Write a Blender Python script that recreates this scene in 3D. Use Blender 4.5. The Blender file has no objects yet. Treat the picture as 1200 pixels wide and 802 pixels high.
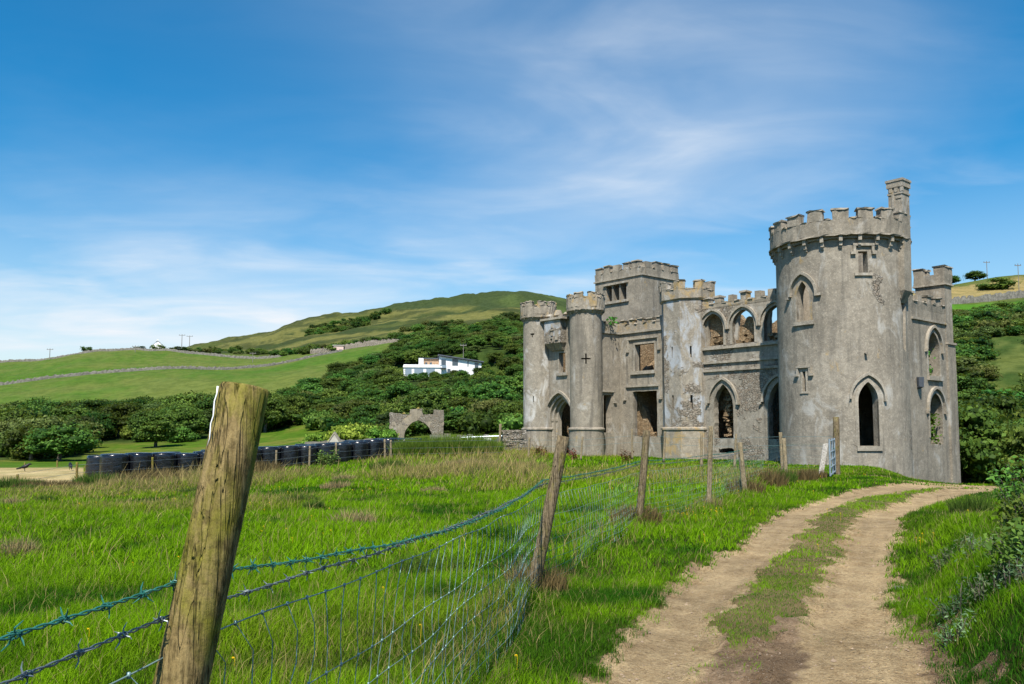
import bpy, bmesh, math, random
import numpy as np
from mathutils import Vector, Matrix
from mathutils.geometry import tessellate_polygon
random.seed(7); RG = np.random.default_rng(7)
PI = math.pi; R_ = math.radians
SC = bpy.context.scene
COL = SC.collection

# ------------------------------------------------------------------ camera model
F = 950.0; PITCH = R_(4.3); EYE = 1.6
PY0 = 502 - F*math.tan(PITCH)
cp, sp = math.cos(PITCH), math.sin(PITCH)
def ray(px, py):
    x = (px-600)/F; y = (PY0-py)/F
    return np.array([x, cp-sp*y, sp+cp*y])
def atY(px, py, Y):
    d = ray(px, py); k = Y/d[1]
    return np.array([d[0]*k, Y, EYE+d[2]*k])
def atZ(px, py, z=0.0):
    d = ray(px, py); k = (z-EYE)/d[2]
    return np.array([d[0]*k, d[1]*k, z])
def xat(px, Y): return (px-600)/952.7*Y

# ------------------------------------------------------------------ numpy noise
def _hash(ix, iy, seed):
    h = (ix.astype(np.int64)*374761393 + iy.astype(np.int64)*668265263 + seed*974711) & 0x7fffffff
    h = ((h ^ (h >> 13))*1274126177) & 0x7fffffff
    h = (h ^ (h >> 16)) & 0xffff
    return h/65535.0
def vnoise(x, y, seed=0):
    x = np.asarray(x, float); y = np.asarray(y, float)
    ix = np.floor(x); iy = np.floor(y); fx = x-ix; fy = y-iy
    fx = fx*fx*(3-2*fx); fy = fy*fy*(3-2*fy)
    a = _hash(ix, iy, seed); b = _hash(ix+1, iy, seed); c = _hash(ix, iy+1, seed); d = _hash(ix+1, iy+1, seed)
    return (a*(1-fx)+b*fx)*(1-fy)+(c*(1-fx)+d*fx)*fy
def fbm(x, y, seed=0, o=4):
    s = 0; a = .5; t = 0
    for i in range(o):
        s = s+a*vnoise(x*2**i, y*2**i, seed+i*17); t += a; a *= .5
    return s/t
def sstep(a, b, x):
    t = np.clip((x-a)/(b-a), 0, 1); return t*t*(3-2*t)

# ------------------------------------------------------------------ terrain
YN = np.array([0, 12, 25, 35, 45, 60, 80, 110, 150, 200, 260, 330, 420, 600, 900, 1300, 3000.])
TB = {
 0:   [0, -.02, -.45, -.85, -1.22, -1.35, -1.6, -1.4, 0.4, 5, 13.5, 23, 33.5, 30, 20, 0, -40],
 150: [0, -.02, -.42, -.75, -1.10, -1.3, -1.5, -1.2, 0.6, 6, 16.5, 27.5, 40, 42, 40, 20, -40],
 220: [0, -.02, -.36, -.65, -1.0, -1.2, -1.3, -.9, 1.2, 7, 17.5, 27.5, 39.5, 52, 90, 80, -40],
 370: [0, 0, -.22, -.4, -.62, -.75, -.6, .2, 4, 11, 21, 31, 43, 70, 119, 118, -40],
 520: [0, 0, -.1, -.2, -.3, -.3, 0, 1.8, 7, 15.5, 26, 38, 52, 86, 142, 146, -40],
 300: [0, -.01, -.3, -.5, -.82, -1.0, -1.0, -.5, 2, 8, 18.5, 27.5, 38.5, 61, 104, 90, -40],
 450: [0, 0, -.15, -.25, -.4, -.45, -.3, 1.0, 6, 14.0, 24, 35, 48, 79, 133, 140, -40],
 600: [0, 0, -.08, -.15, -.2, -.2, 0.2, 2.5, 8, 17, 28, 40, 56, 91, 148, 150, -40],
 750: [0, 0, -.05, -.2, -.35, -.4, 0.0, 1.5, 6, 12, 20, 30, 42, 70, 112, 110, -40],
 900: [0, 0, -.05, -.2, -.35, -.4, 0.0, 3, 10, 24, 35, 40, 42, 50, 60, 60, -40],
 1010:[0, 0, -.03, -.15, -.4, -.6, -.5, 5, 14, 27, 40, 50, 55, 55, 55, 50, -40],
 1120:[0, .02, -.15, -1.2, -2.2, -2.8, -1, 8, 19, 28.5, 42, 59.5, 66, 66, 60, 50, -40],
 1200:[0, .05, -.2, -1.4, -2.6, -3.0, -.5, 9, 20, 29.5, 43, 63.5, 70, 70, 65, 50, -40],
}
def pchip(x, y, xq):
    h = np.diff(x); d = np.diff(y)/h; n = len(x); m = np.zeros(n)
    m[0] = d[0]; m[-1] = d[-1]
    for i in range(1, n-1):
        if d[i-1]*d[i] > 0:
            w1 = 2*h[i]+h[i-1]; w2 = h[i]+2*h[i-1]
            m[i] = (w1+w2)/(w1/d[i-1]+w2/d[i])
    i = np.clip(np.searchsorted(x, xq)-1, 0, n-2); t = (xq-x[i])/h[i]
    return (2*t**3-3*t**2+1)*y[i]+(t**3-2*t**2+t)*h[i]*m[i]+(-2*t**3+3*t**2)*y[i+1]+(t**3-t**2)*h[i]*m[i+1]
PXG = np.linspace(-60, 1260, 133); LYG = np.linspace(0, math.log(3001), 500)
_pxs = np.array(sorted(TB)); _cols = np.array([pchip(YN, np.array(TB[p], float), np.exp(LYG)-1) for p in _pxs])
TG = np.array([pchip(_pxs.astype(float), _cols[:, j], np.clip(PXG, 0, 1200)) for j in range(len(LYG))])   # [ly, px]
def base_h(x, y):
    x = np.asarray(x, float); y = np.asarray(y, float)
    r = np.hypot(x, y)+1e-9; az = np.arctan2(x, y)
    azc = np.clip(az, -R_(33), R_(33)); Y = r*np.cos(azc)
    px = 600+952.7*np.tan(azc)
    u = np.clip((px-PXG[0])/(PXG[1]-PXG[0]), 0, len(PXG)-1.001); v = np.clip(np.log(Y+1)/(LYG[1]-LYG[0]), 0, len(LYG)-1.001)
    iu = u.astype(int); iv = v.astype(int); fu = u-iu; fv = v-iv
    z = (TG[iv, iu]*(1-fu)+TG[iv, iu+1]*fu)*(1-fv)+(TG[iv+1, iu]*(1-fu)+TG[iv+1, iu+1]*fu)*fv
    back = sstep(R_(50), R_(100), np.abs(az))
    return z*(1-back) + back*np.where(r > 900, -20, 0)
# track ruts
RUTL = [(.42, 2.0), (.55, 3.5), (.78, 5.25), (1.34, 6.68), (2.02, 8.47), (3.28, 11.0), (5.4, 15.5), (8.0, 19.5), (10.8, 22.8), (13.5, 25.0), (17, 27.3), (24, 29)]
RUTR = [(1.7, 2.0), (1.95, 3.5), (2.22, 5.25), (2.95, 7.13), (4.02, 9.5), (4.75, 11.0), (7.05, 15.5), (10.2, 19.6), (12.6, 22.4), (15, 24.4), (18.5, 26.0), (24, 27.5)]
SPUR = [(11.6, 29.6), (12.6, 29.0), (13.8, 27.8), (15.5, 26.6), (18, 26.2)]
def pdist(x, y, pl):
    best = np.full(np.shape(x), 1e9)
    for (x0, y0), (x1, y1) in zip(pl[:-1], pl[1:]):
        dx, dy = x1-x0, y1-y0; t = np.clip(((x-x0)*dx+(y-y0)*dy)/(dx*dx+dy*dy), 0, 1)
        best = np.minimum(best, np.hypot(x-x0-t*dx, y-y0-t*dy))
    return best
def dirt(x, y):
    n = (fbm(x*1.7, y*1.7, 5)-.5)*.36 + (fbm(x*6, y*6, 6, 4)-.5)*.42
    hwL = .27+.003*y+.25*sstep(17, 25, y); hwR = .28+.003*y+.3*sstep(15, 24, y)
    dl = pdist(x, y, RUTL); dr = pdist(x, y, RUTR)
    m = np.maximum(1-sstep(hwL-.1, hwL+.16, dl+n), 1-sstep(hwR-.1, hwR+.16, dr+n))
    m = np.maximum(m, 1-sstep(.45, .75, pdist(x, y, SPUR)+n))
    # bare centre close to the camera
    mid = (dl < 1.6) & (dr < 1.6) & (dl+dr < 1.9)
    m = np.maximum(m, np.where(mid, (1-sstep(4.9, 6.7, y+n*5))*.9, 0))
    # bare shoulder on the right below the bank and on the left of the left rut
    m = np.maximum(m, (1-sstep(.46, .72, dr+n))*(1-sstep(6.0, 7.6, y))*.95)
    m = np.maximum(m, (1-sstep(.26, .46, dl+n))*(1-sstep(6.5, 10.5, y))*.9)
    # worn junction
    m = np.maximum(m, (1-sstep(1.0, 1.7, np.hypot((x-14.2)*.55, (y-25.6))+n*1.5))*.8)
    return m
def hgt(x, y):
    x = np.asarray(x, float); y = np.asarray(y, float)
    z = base_h(x, y); r = np.hypot(x, y)
    near = 1-sstep(40, 90, r)
    z = z+near*((fbm(x*.45, y*.45, 1, 3)-.5)*.10 + (fbm(x*1.3, y*1.3, 2, 2)-.5)*.05)*sstep(0, 3, r)
    far = sstep(60, 200, r)*(1-sstep(1500, 2500, r))
    z = z+far*((fbm(x*.02, y*.02, 3, 4)-.5)*.016*np.minimum(r, 700)+(fbm(x*.07, y*.07, 4, 4)-.5)*.008*np.minimum(r, 700)*sstep(300, 600, r))
    ppx = 600+952.7*x/np.maximum(y, 1)
    pl = sstep(448, 468, ppx)*(1-sstep(585, 612, ppx))*sstep(172, 192, y)*(1-sstep(224, 236, y))
    z = z-pl*np.maximum(0, z-14.1)
    dr = pdist(x, y, RUTR); side = x-np.interp(y, [q[1] for q in RUTR], [q[0] for q in RUTR])
    bank = np.where(side > 0, sstep(.5, 1.15, dr)*(1-sstep(9, 15, y))*.46, 0)
    z = z+bank*np.where(r < 40, 1, 0)
    d = dirt(x, y)*np.where(r < 45, 1, 0)
    return z-.07*d
def gz(x, y): return float(hgt(np.array([x]), np.array([y]))[0])
def gpt(px, Y): x = xat(px, Y); return (x, Y, gz(x, Y))

# ------------------------------------------------------------------ scene helpers
def tag(o, label=None, cat=None, group=None, kind=None):
    if label: o['label'] = label
    if cat: o['category'] = cat
    if group: o['group'] = group
    if kind: o['kind'] = kind
    return o
def empty(name, loc=(0, 0, 0), rz=0, parent=None):
    o = bpy.data.objects.new(name, None); COL.objects.link(o)
    o.location = loc; o.rotation_euler = (0, 0, rz); o.empty_display_size = .2
    if parent: o.parent = parent
    return o
class MB:
    def __init__(s): s.v = []; s.f = []; s.c = []
    def add(s, vs, fs, c=None):
        b = len(s.v); s.v.extend([tuple(p) for p in vs]); s.f.extend([tuple(i+b for i in f) for f in fs])
        if c is not None: s.c.extend([c]*len(vs))
        return s
    def box(s, x0, x1, y0, y1, z0, z1, jit=0):
        vs = [(x, y, z) for z in (z0, z1) for y in (y0, y1) for x in (x0, x1)]
        if jit: vs = [tuple(c+random.uniform(-jit, jit) for c in p) for p in vs]
        return s.add(vs, [(0, 2, 3, 1), (4, 5, 7, 6), (0, 1, 5, 4), (2, 6, 7, 3), (0, 4, 6, 2), (1, 3, 7, 5)])
    def tube(s, pts, rad, n=8, cap=True, c=None):
        pts = [Vector(p) for p in pts]; vs = []; fs = []
        if not hasattr(rad, '__len__'): rad = [rad]*len(pts)
        ref = None
        for i, p in enumerate(pts):
            t = (pts[min(i+1, len(pts)-1)]-pts[max(i-1, 0)])
            if t.length < 1e-9: t = Vector((0, 0, 1))
            t.normalize()
            if ref is None: ref = Vector((1, 0, 0)) if abs(t.x) < .9 else Vector((0, 1, 0))
            a = (ref-t*ref.dot(t)).normalized(); b = t.cross(a); ref = a
            for k in range(n):
                g = 2*PI*k/n; vs.append(p+(a*math.cos(g)+b*math.sin(g))*rad[i])
        for i in range(len(pts)-1):
            for k in range(n):
                k2 = (k+1) % n; fs.append((i*n+k, i*n+k2, (i+1)*n+k2, (i+1)*n+k))
        if cap:
            fs.append(tuple(range(n-1, -1, -1))); fs.append(tuple((len(pts)-1)*n+k for k in range(n)))
        return s.add(vs, fs, c)
    def lathe(s, prof, n=24, cx=0, cy=0, cap=True):
        vs = []; fs = []
        for r, z in prof:
            for k in range(n): vs.append((cx+r*math.cos(2*PI*k/n), cy+r*math.sin(2*PI*k/n), z))
        for i in range(len(prof)-1):
            for k in range(n):
                k2 = (k+1) % n; fs.append((i*n+k, i*n+k2, (i+1)*n+k2, (i+1)*n+k))
        if cap:
            fs.append(tuple(range(n-1, -1, -1))); fs.append(tuple((len(prof)-1)*n+k for k in range(n)))
        return s.add(vs, fs)
    def build(s, name, mat, parent=None, smooth=False, fix=True):
        me = bpy.data.meshes.new(name); me.from_pydata(s.v, [], s.f)
        if fix:
            bm = bmesh.new(); bm.from_mesh(me); bmesh.ops.recalc_face_normals(bm, faces=bm.faces); bm.to_mesh(me); bm.free()
        if s.c and len(s.c) == len(s.v):
            at = me.color_attributes.new('Col', 'FLOAT_COLOR', 'POINT')
            at.data.foreach_set('color', np.array([(c[0], c[1], c[2], 1) for c in s.c], np.float32).ravel())
        return link(name, me, mat, parent, smooth)
def _b2(s, name, mat, s2, mat2, parent=None, jit=.024):
    n0 = len(s.f); s.add(s2.v, s2.f)
    if jit: s.v = [(x+jit*math.sin(x*61.7+y*37.1+z*53.3), y+jit*math.sin(x*47.3+y*71.9+z*31.7+2), z+jit*math.sin(x*39.1+y*53.9+z*67.3+4)) for x, y, z in s.v]
    o = s.build(name, mat, parent); o.data.materials.append(mat2)
    idx = [0]*n0+[1]*(len(s.f)-n0); o.data.polygons.foreach_set('material_index', idx); return o
MB.build2 = _b2
def link(name, me, mat, parent=None, smooth=False):
    if mat: me.materials.append(mat)
    if smooth: me.polygons.foreach_set('use_smooth', [True]*len(me.polygons))
    me.update()
    o = bpy.data.objects.new(name, me); COL.objects.link(o)
    if parent: o.parent = parent
    return o
def np_mesh(name, V, loops, starts, totals, cols=None, smooth=False):
    me = bpy.data.meshes.new(name)
    me.vertices.add(len(V)); me.vertices.foreach_set('co', V.astype(np.float32).ravel())
    me.loops.add(len(loops)); me.loops.foreach_set('vertex_index', loops.astype(np.int32))
    me.polygons.add(len(starts)); me.polygons.foreach_set('loop_start', starts.astype(np.int32))
    me.polygons.foreach_set('loop_total', totals.astype(np.int32))
    if smooth: me.polygons.foreach_set('use_smooth', np.ones(len(starts), bool))
    me.update(calc_edges=True)
    if cols is not None:
        at = me.color_attributes.new('Col', 'FLOAT_COLOR', 'POINT')
        c4 = np.ones((len(V), 4), np.float32); c4[:, :3] = cols
        at.data.foreach_set('color', c4.ravel())
    return me
def grid_mesh(name, V, nr, nc, wrap=False, cols=None, keep=None):
    i, j = np.meshgrid(np.arange(nr-1), np.arange(nc if wrap else nc-1), indexing='ij')
    j2 = (j+1) % nc
    q = np.stack([i*nc+j, i*nc+j2, (i+1)*nc+j2, (i+1)*nc+j], -1).reshape(-1, 4)
    if keep is not None:
        q = q[keep.reshape(-1)]
        used, inv = np.unique(q.ravel(), return_inverse=True); V = V[used]; q = inv.reshape(-1, 4)
        if cols is not None: cols = cols[used]
    return np_mesh(name, V, q.ravel(), np.arange(len(q))*4, np.full(len(q), 4), cols, True)

# ------------------------------------------------------------------ materials
class NT:
    def __init__(s, name):
        s.m = bpy.data.materials.new(name); s.m.use_nodes = True; s.t = s.m.node_tree; s.t.nodes.clear()
        s.out = s.n('ShaderNodeOutputMaterial'); s.bs = s.n('ShaderNodeBsdfPrincipled')
        s.l(s.bs.outputs[0], s.out.inputs[0])
        s.tc = s.n('ShaderNodeTexCoord')
    def n(s, t, **k):
        o = s.t.nodes.new(t)
        for a, b in k.items():
            setattr(o, a, b)
        return o
    def l(s, a, b): s.t.links.new(a, b)
    def mapv(s, sc=(1, 1, 1), src=None):
        mp = s.n('ShaderNodeMapping'); mp.inputs['Scale'].default_value = sc
        s.l(src or s.tc.outputs['Object'], mp.inputs[0]); return mp.outputs[0]
    def noise(s, scale, detail=4, rough=.6, vec=None, dist=0):
        o = s.n('ShaderNodeTexNoise'); o.inputs['Scale'].default_value = scale; o.inputs['Detail'].default_value = detail
        o.inputs['Roughness'].default_value = rough; o.inputs['Distortion'].default_value = dist
        s.l(vec or s.tc.outputs['Object'], o.inputs['Vector']); return o.outputs['Fac']
    def voro(s, scale, feature='F1', vec=None, out='Distance', rnd=1):
        o = s.n('ShaderNodeTexVoronoi'); o.feature = feature; o.inputs['Scale'].default_value = scale
        o.inputs['Randomness'].default_value = rnd
        s.l(vec or s.tc.outputs['Object'], o.inputs['Vector']); return o.outputs[out]
    def ramp(s, f, stops):
        o = s.n('ShaderNodeValToRGB'); e = o.color_ramp.elements
        while len(e) < len(stops): e.new(.5)
        for k, (p, c) in enumerate(stops):
            e[k].position = p
            e[k].color = (c, c, c, 1) if not hasattr(c, '__len__') else (c[0], c[1], c[2], 1)
        s.l(f, o.inputs[0]); return o.outputs[0]
    def mix(s, f, a, b, mode='MIX'):
        o = s.n('ShaderNodeMix'); o.data_type = 'RGBA'; o.blend_type = mode
        for v, i in ((f, 0), (a, 6), (b, 7)):
            if hasattr(v, 'links'): s.l(v, o.inputs[i])
            elif i == 0: o.inputs[0].default_value = v
            else: o.inputs[i].default_value = (v[0], v[1], v[2], 1)
        return o.outputs[2]
    def math(s, op, a, b=0):
        o = s.n('ShaderNodeMath'); o.operation = op
        for v, i in ((a, 0), (b, 1)):
            if hasattr(v, 'links'): s.l(v, o.inputs[i])
            else: o.inputs[i].default_value = v
        return o.outputs[0]
    def attr(s, name='Col'):
        o = s.n('ShaderNodeAttribute'); o.attribute_name = name; return o.outputs['Color']
    def bump(s, h, strength=.5, dist=.02):
        o = s.n('ShaderNodeBump'); o.inputs['Strength'].default_value = strength; o.inputs['Distance'].default_value = dist
        s.l(h, o.inputs['Height']); s.l(o.outputs[0], s.bs.inputs['Normal']); return o
    def fin(s, col=None, rough=.8, spec=.2, metal=0):
        if col is not None:
            if hasattr(col, 'links'): s.l(col, s.bs.inputs['Base Color'])
            else: s.bs.inputs['Base Color'].default_value = (col[0], col[1], col[2], 1)
        if hasattr(rough, 'links'): s.l(rough, s.bs.inputs['Roughness'])
        else: s.bs.inputs['Roughness'].default_value = rough
        s.bs.inputs['Specular IOR Level'].default_value = spec; s.bs.inputs['Metallic'].default_value = metal
        return s.m
def simple(name, col, rough=.7, var=.25, scale=6, spec=.3, metal=0, bump=0):
    t = NT(name); n = t.noise(scale, 5)
    c = t.mix(t.ramp(n, [(.3, 0), (.7, 1)]), tuple(k*(1-var) for k in col), tuple(k*(1+var) for k in col))
    if bump: t.bump(n, bump, .02)
    return t.fin(c, rough, spec, metal)
def wall_mat(name, stone=.0, white=.3, ochre=.1, dark=.5, tone=1.0, warm=0.0, lime=(.47, .455, .415)):
    """weathered cement render over rubble; stone = share of bared rubble"""
    t = NT(name)
    a = (.250*tone+warm*.03, .222*tone+warm*.012, .178*tone-warm*.01); b = (.375*tone+warm*.04, .336*tone+warm*.015, .272*tone-warm*.01)
    big = t.noise(.55, 6, .62); mid = t.noise(2.6, 6, .65, dist=.4); fine = t.noise(22, 5, .7)
    c = t.mix(t.ramp(big, [(.32, 0), (.68, 1)]), a, b)
    c = t.mix(t.ramp(mid, [(.36, .55), (.62, 0)]), c, tuple(k*.62 for k in a))
    c = t.mix(t.ramp(fine, [(.3, .40), (.6, 0)]), c, (.12, .105, .085))
    sp2 = t.noise(9, 6, .72, dist=.3); c = t.mix(t.ramp(sp2, [(.52, 0), (.66, .5)]), c, tuple(k*1.32 for k in b))
    pit = t.voro(7); c = t.mix(t.ramp(pit, [(.03, .7), (.09, 0)]), c, (.09, .08, .065))
    # run-down stains
    st = t.noise(1.0, 5, .6, t.mapv((2.6, 2.6, .22)))
    c = t.mix(t.ramp(st, [(.50, 0), (.66, dark)]), c, (.105, .097, .082))
    # bleached limewash
    wn = t.noise(.9, 7, .66, t.mapv((1.0, 1.0, .55)), dist=.8)
    c = t.mix(t.ramp(wn, [(.60-.12*white, 0), (.70-.1*white, .45+.35*white)]), c, lime)
    # lichen
    on = t.noise(1.3, 6, .7, t.mapv((1, 1, .7)), dist=.5)
    c = t.mix(t.ramp(on, [(.66-.25*ochre, 0), (.74-.2*ochre, .75)]), c, (.39, .265, .105))
    h = t.math('ADD', t.math('MULTIPLY', mid, .9), t.math('MULTIPLY', fine, .35))
    # bared rubble
    vec = t.mapv((1, 1, 1.7))
    wob = t.n('ShaderNodeVectorMath'); wob.operation = 'ADD'
    nz = t.n('ShaderNodeTexNoise'); nz.inputs['Scale'].default_value = 3.0; t.l(vec, nz.inputs['Vector'])
    scl = t.n('ShaderNodeVectorMath'); scl.operation = 'SCALE'; scl.inputs[3].default_value = .22
    t.l(nz.outputs['Color'], scl.inputs[0]); t.l(vec, wob.inputs[0]); t.l(scl.outputs[0], wob.inputs[1])
    edge = t.voro(5.2, 'DISTANCE_TO_EDGE', wob.outputs[0]); cell = t.voro(5.2, 'F1', wob.outputs[0], 'Color')
    sx = t.n('ShaderNodeSeparateColor'); t.l(cell, sx.inputs[0])
    rc = t.ramp(sx.outputs[0], [(0, (.20, .175, .14)), (.3, (.27, .235, .185)), (.55, (.33, .295, .24)), (.8, (.26, .205, .15)), (1, (.40, .37, .32))])
    rc = t.mix(t.ramp(fine, [(.3, .4), (.65, 0)]), rc, (.1, .085, .065))
    rc = t.mix(t.ramp(edge, [(.0, 1), (.07, 0)]), rc, (.16, .14, .115))
    rh = t.math('MULTIPLY', t.ramp(edge, [(.0, 0), (.12, 1)]), 2.4)
    if warm >= 1: rc = t.mix(1.0, rc, (1.12, .92, .68), 'MULTIPLY')
    if stone >= 1:
        c2, hh = rc, t.math('ADD', rh, fine)
    else:
        mk = t.ramp(t.noise(.42, 7, .6, dist=.6), [(.66-.36*stone, 0), (.685-.36*stone, 1)]) if stone > 0 else None
        if mk is None: c2, hh = c, h
        else:
            c2 = t.mix(mk, c, rc)
            hm = t.n('ShaderNodeMix'); hm.data_type = 'FLOAT'; t.l(mk, hm.inputs[0]); t.l(h, hm.inputs[2]); t.l(rh, hm.inputs[3]); hh = hm.outputs[0]
    t.bump(hh, .75, .045)
    return t.fin(c2, .92, .12)
M = {}
M['render'] = wall_mat('weathered_render', 0, .32, .09, .6, .97, .36)
M['render_tower'] = wall_mat('tower_render', .05, .42, .07, .45, 1.02, .30)
M['render_patch'] = wall_mat('patchy_render', .42, .35, .06, .4, 1.05, .1)
M['render_streak'] = wall_mat('streaked_render', .0, .7, .05, .3, 1.05, .2, (.60, .59, .56))
M['render_white'] = wall_mat('limewashed_render', .36, 1.0, .25, .35, 1.05, .2, (.40, .43, .46))
M['parapet'] = wall_mat('lichened_parapet', 0, .35, .55, .4, 1.05, .5)
M['trim'] = wall_mat('moulded_trim', 0, .25, .15, .35, 1.2, .3)
M['pebble'] = simple('dull_pebbles', (.27, .20, .135), .9, .35, 9)
M['rubble'] = wall_mat('bare_rubble', 1.0)
M['gate_stone'] = wall_mat('gateway_stone', .55, .15, .25, .4, .95, .8)
M['inner'] = wall_mat('inner_rubble', 1.0, warm=1.0)
def dark_iron():
    return simple('rusty_iron', (.08, .06, .05), .6)
def wood_mat(name, a, b, moss=.0):
    t = NT(name)
    g = t.noise(3.0, 10, .74, t.mapv((16, 16, 1.6)), dist=.5)
    g2 = t.noise(90, 6, .65, t.mapv((1, 1, .10)))
    c = t.mix(t.ramp(g, [(.3, 0), (.7, 1)]), a, b)
    c = t.mix(t.ramp(g2, [(.36, .75), (.5, 0)]), c, tuple(k*.3 for k in a))
    crack = t.noise(9, 3, .5, t.mapv((5, 5, .16)), dist=.2)
    ck = t.ramp(crack, [(.47, 0), (.495, 1), (.505, 1), (.53, 0)])
    c = t.mix(t.math('MULTIPLY', ck, t.ramp(t.noise(2.2, 2), [(.45, 0), (.6, .9)])), c, tuple(k*.18 for k in a))
    mk = t.noise(5, 6, .7, t.mapv((1.2, 1.2, .45)), dist=.5)
    if moss: c = t.mix(t.ramp(mk, [(.62-.26*moss, 0), (.74-.2*moss, .8)]), c, (.200, .195, .018))
    gy = t.noise(3.2, 6, .7, t.mapv((1, 1, .3)))
    c = t.mix(t.ramp(gy, [(.54, 0), (.70, .4)]), c, (.36, .33, .27))
    h = t.math('SUBTRACT', t.math('ADD', g, g2), t.math('MULTIPLY', ck, 1.2))
    kn = t.noise(26, 6, .7); c = t.mix(t.ramp(kn, [(.36, .6), (.5, 0)]), c, tuple(k*.35 for k in a))
    t.bump(t.math('ADD', h, t.math('MULTIPLY', kn, .8)), .9, .008)
    return t.fin(c, .9, .1)
M['post'] = wood_mat('old_post_wood', (.185, .130, .050), (.36, .265, .115), .85)
M['fieldstone'] = simple('grey_field_stone', (.155, .145, .122), .95, .45, 1.2, bump=.6)
M['post_grey'] = wood_mat('weathered_post_wood', (.150, .112, .062), (.31, .24, .145), .35)
M['post_pale'] = wood_mat('pale_post_wood', (.26, .20, .12), (.42, .34, .21), .12)
M['plank'] = wood_mat('bleached_plank', (.40, .37, .32), (.58, .54, .47), 0)
M['wire_green'] = simple('green_plastic_wire', (.022, .135, .105), .5, .3, 40, .5)
M['wire_grey'] = simple('grey_galvanised_wire', (.17, .20, .21), .4, .3, 40, .5, .5)
M['net'] = simple('green_grey_netting_wire', (.21, .31, .29), .45, .25, 20, .5, .3)
M['galv'] = simple('galvanised_steel', (.33, .39, .43), .45, .2, 14, .5, .55)
M['white'] = simple('white_render', (.80, .80, .78), .8, .05, 1.0)
M['tan_stone'] = simple('tan_stone_cladding', (.36, .24, .15), .85, .3, 2.0)
M['slate'] = simple('dark_slate', (.07, .08, .095), .6, .2, 1.5)
M['concrete'] = simple('pale_concrete', (.42, .39, .34), .85, .2, 3, bump=.4)
M['pole'] = simple('grey_pole_wood', (.20, .18, .16), .9, .2, 2)
M['crow'] = simple('black_feathers', (.012, .012, .014), .5, .2, 20)
M['rust'] = simple('rusty_brown_seed', (.12, .05, .025), .9, .4, 20)
g = NT('window_glass'); g.fin((.06, .08, .10), .06, .6); M['glass'] = g.m
g = NT('grey_blind_glass'); g.fin((.20, .26, .31), .15, .6); M['blind'] = g.m
t = NT('black_bale_wrap')
wr = t.noise(3, 4, .5, t.mapv((1, 1, 1.6)), dist=.6)
t.bump(t.math('ADD', wr, t.math('MULTIPLY', t.noise(16, 3), .12)), .45, .05)
M['bale'] = t.fin(t.mix(t.ramp(wr, [(.4, 0), (.7, 1)]), (.006, .007, .009), (.015, .017, .022)), t.ramp(wr, [(.3, .16), (.7, .28)]), .5)
def leaf_mat(name, tr=.3, rough=.6, spec=.10):
    t = NT(name); a = t.attr(); oi = t.n('ShaderNodeObjectInfo')
    hv = t.n('ShaderNodeHueSaturation'); t.l(a, hv.inputs['Color'])
    t.l(t.math('ADD', t.math('MULTIPLY', oi.outputs['Random'], .085), .452), hv.inputs['Hue'])
    t.l(t.math('ADD', t.math('MULTIPLY', t.math('FRACT', t.math('MULTIPLY', oi.outputs['Random'], 7.3)), 1.25), .62), hv.inputs['Value']); a = hv.outputs[0]
    c = t.mix(t.ramp(t.noise(1.2, 4), [(.3, .0), (.7, .45)]), a, (.5, .5, .5), 'MULTIPLY')
    t.fin(c, rough, spec)
    tl = t.n('ShaderNodeBsdfTranslucent'); t.l(t.mix(.5, c, (.35, .45, .03), 'MIX'), tl.inputs[0])
    mx = t.n('ShaderNodeMixShader'); mx.inputs[0].default_value = tr
    t.l(t.bs.outputs[0], mx.inputs[1]); t.l(tl.outputs[0], mx.inputs[2]); t.l(mx.outputs[0], t.out.inputs[0])
    return t.m
M['leaf'] = leaf_mat('tree_leaves', .22)
M['bark'] = simple('tree_bark', (.10, .085, .065), .9, .35, 3, bump=.6)
def grass_mat():
    t = NT('grass_blades'); a = t.attr(); t.fin(a, .7, .07)
    tl = t.n('ShaderNodeBsdfTranslucent'); t.l(a, tl.inputs[0])
    mx = t.n('ShaderNodeMixShader'); mx.inputs[0].default_value = .38
    t.l(t.bs.outputs[0], mx.inputs[1]); t.l(tl.outputs[0], mx.inputs[2]); t.l(mx.outputs[0], t.out.inputs[0])
    return t.m
M['grass'] = grass_mat()
def ground_mat():
    t = NT('ground_cover'); a = t.attr()
    f = t.noise(.9, 8, .7); f2 = t.noise(6, 6, .7); f3 = t.noise(.09, 7, .72); f4 = t.noise(.28, 6, .7)
    a = t.mix(t.ramp(f4, [(.42, .55), (.56, 0)]), a, (.5, .58, .45), 'MULTIPLY')
    c = t.mix(t.ramp(f, [(.3, .55), (.6, 0)]), a, (.45, .5, .4), 'MULTIPLY')
    c = t.mix(t.ramp(f2, [(.35, .4), (.6, 0)]), c, (.5, .55, .45), 'MULTIPLY')
    c = t.mix(t.ramp(f3, [(.4, 0), (.7, .35)]), c, (1.35, 1.2, .8), 'MULTIPLY')
    t.bump(t.math('ADD', f, t.math('MULTIPLY', f2, .3)), .5, .25)
    return t.fin(c, .95, .05)
M['ground'] = ground_mat()
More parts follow.
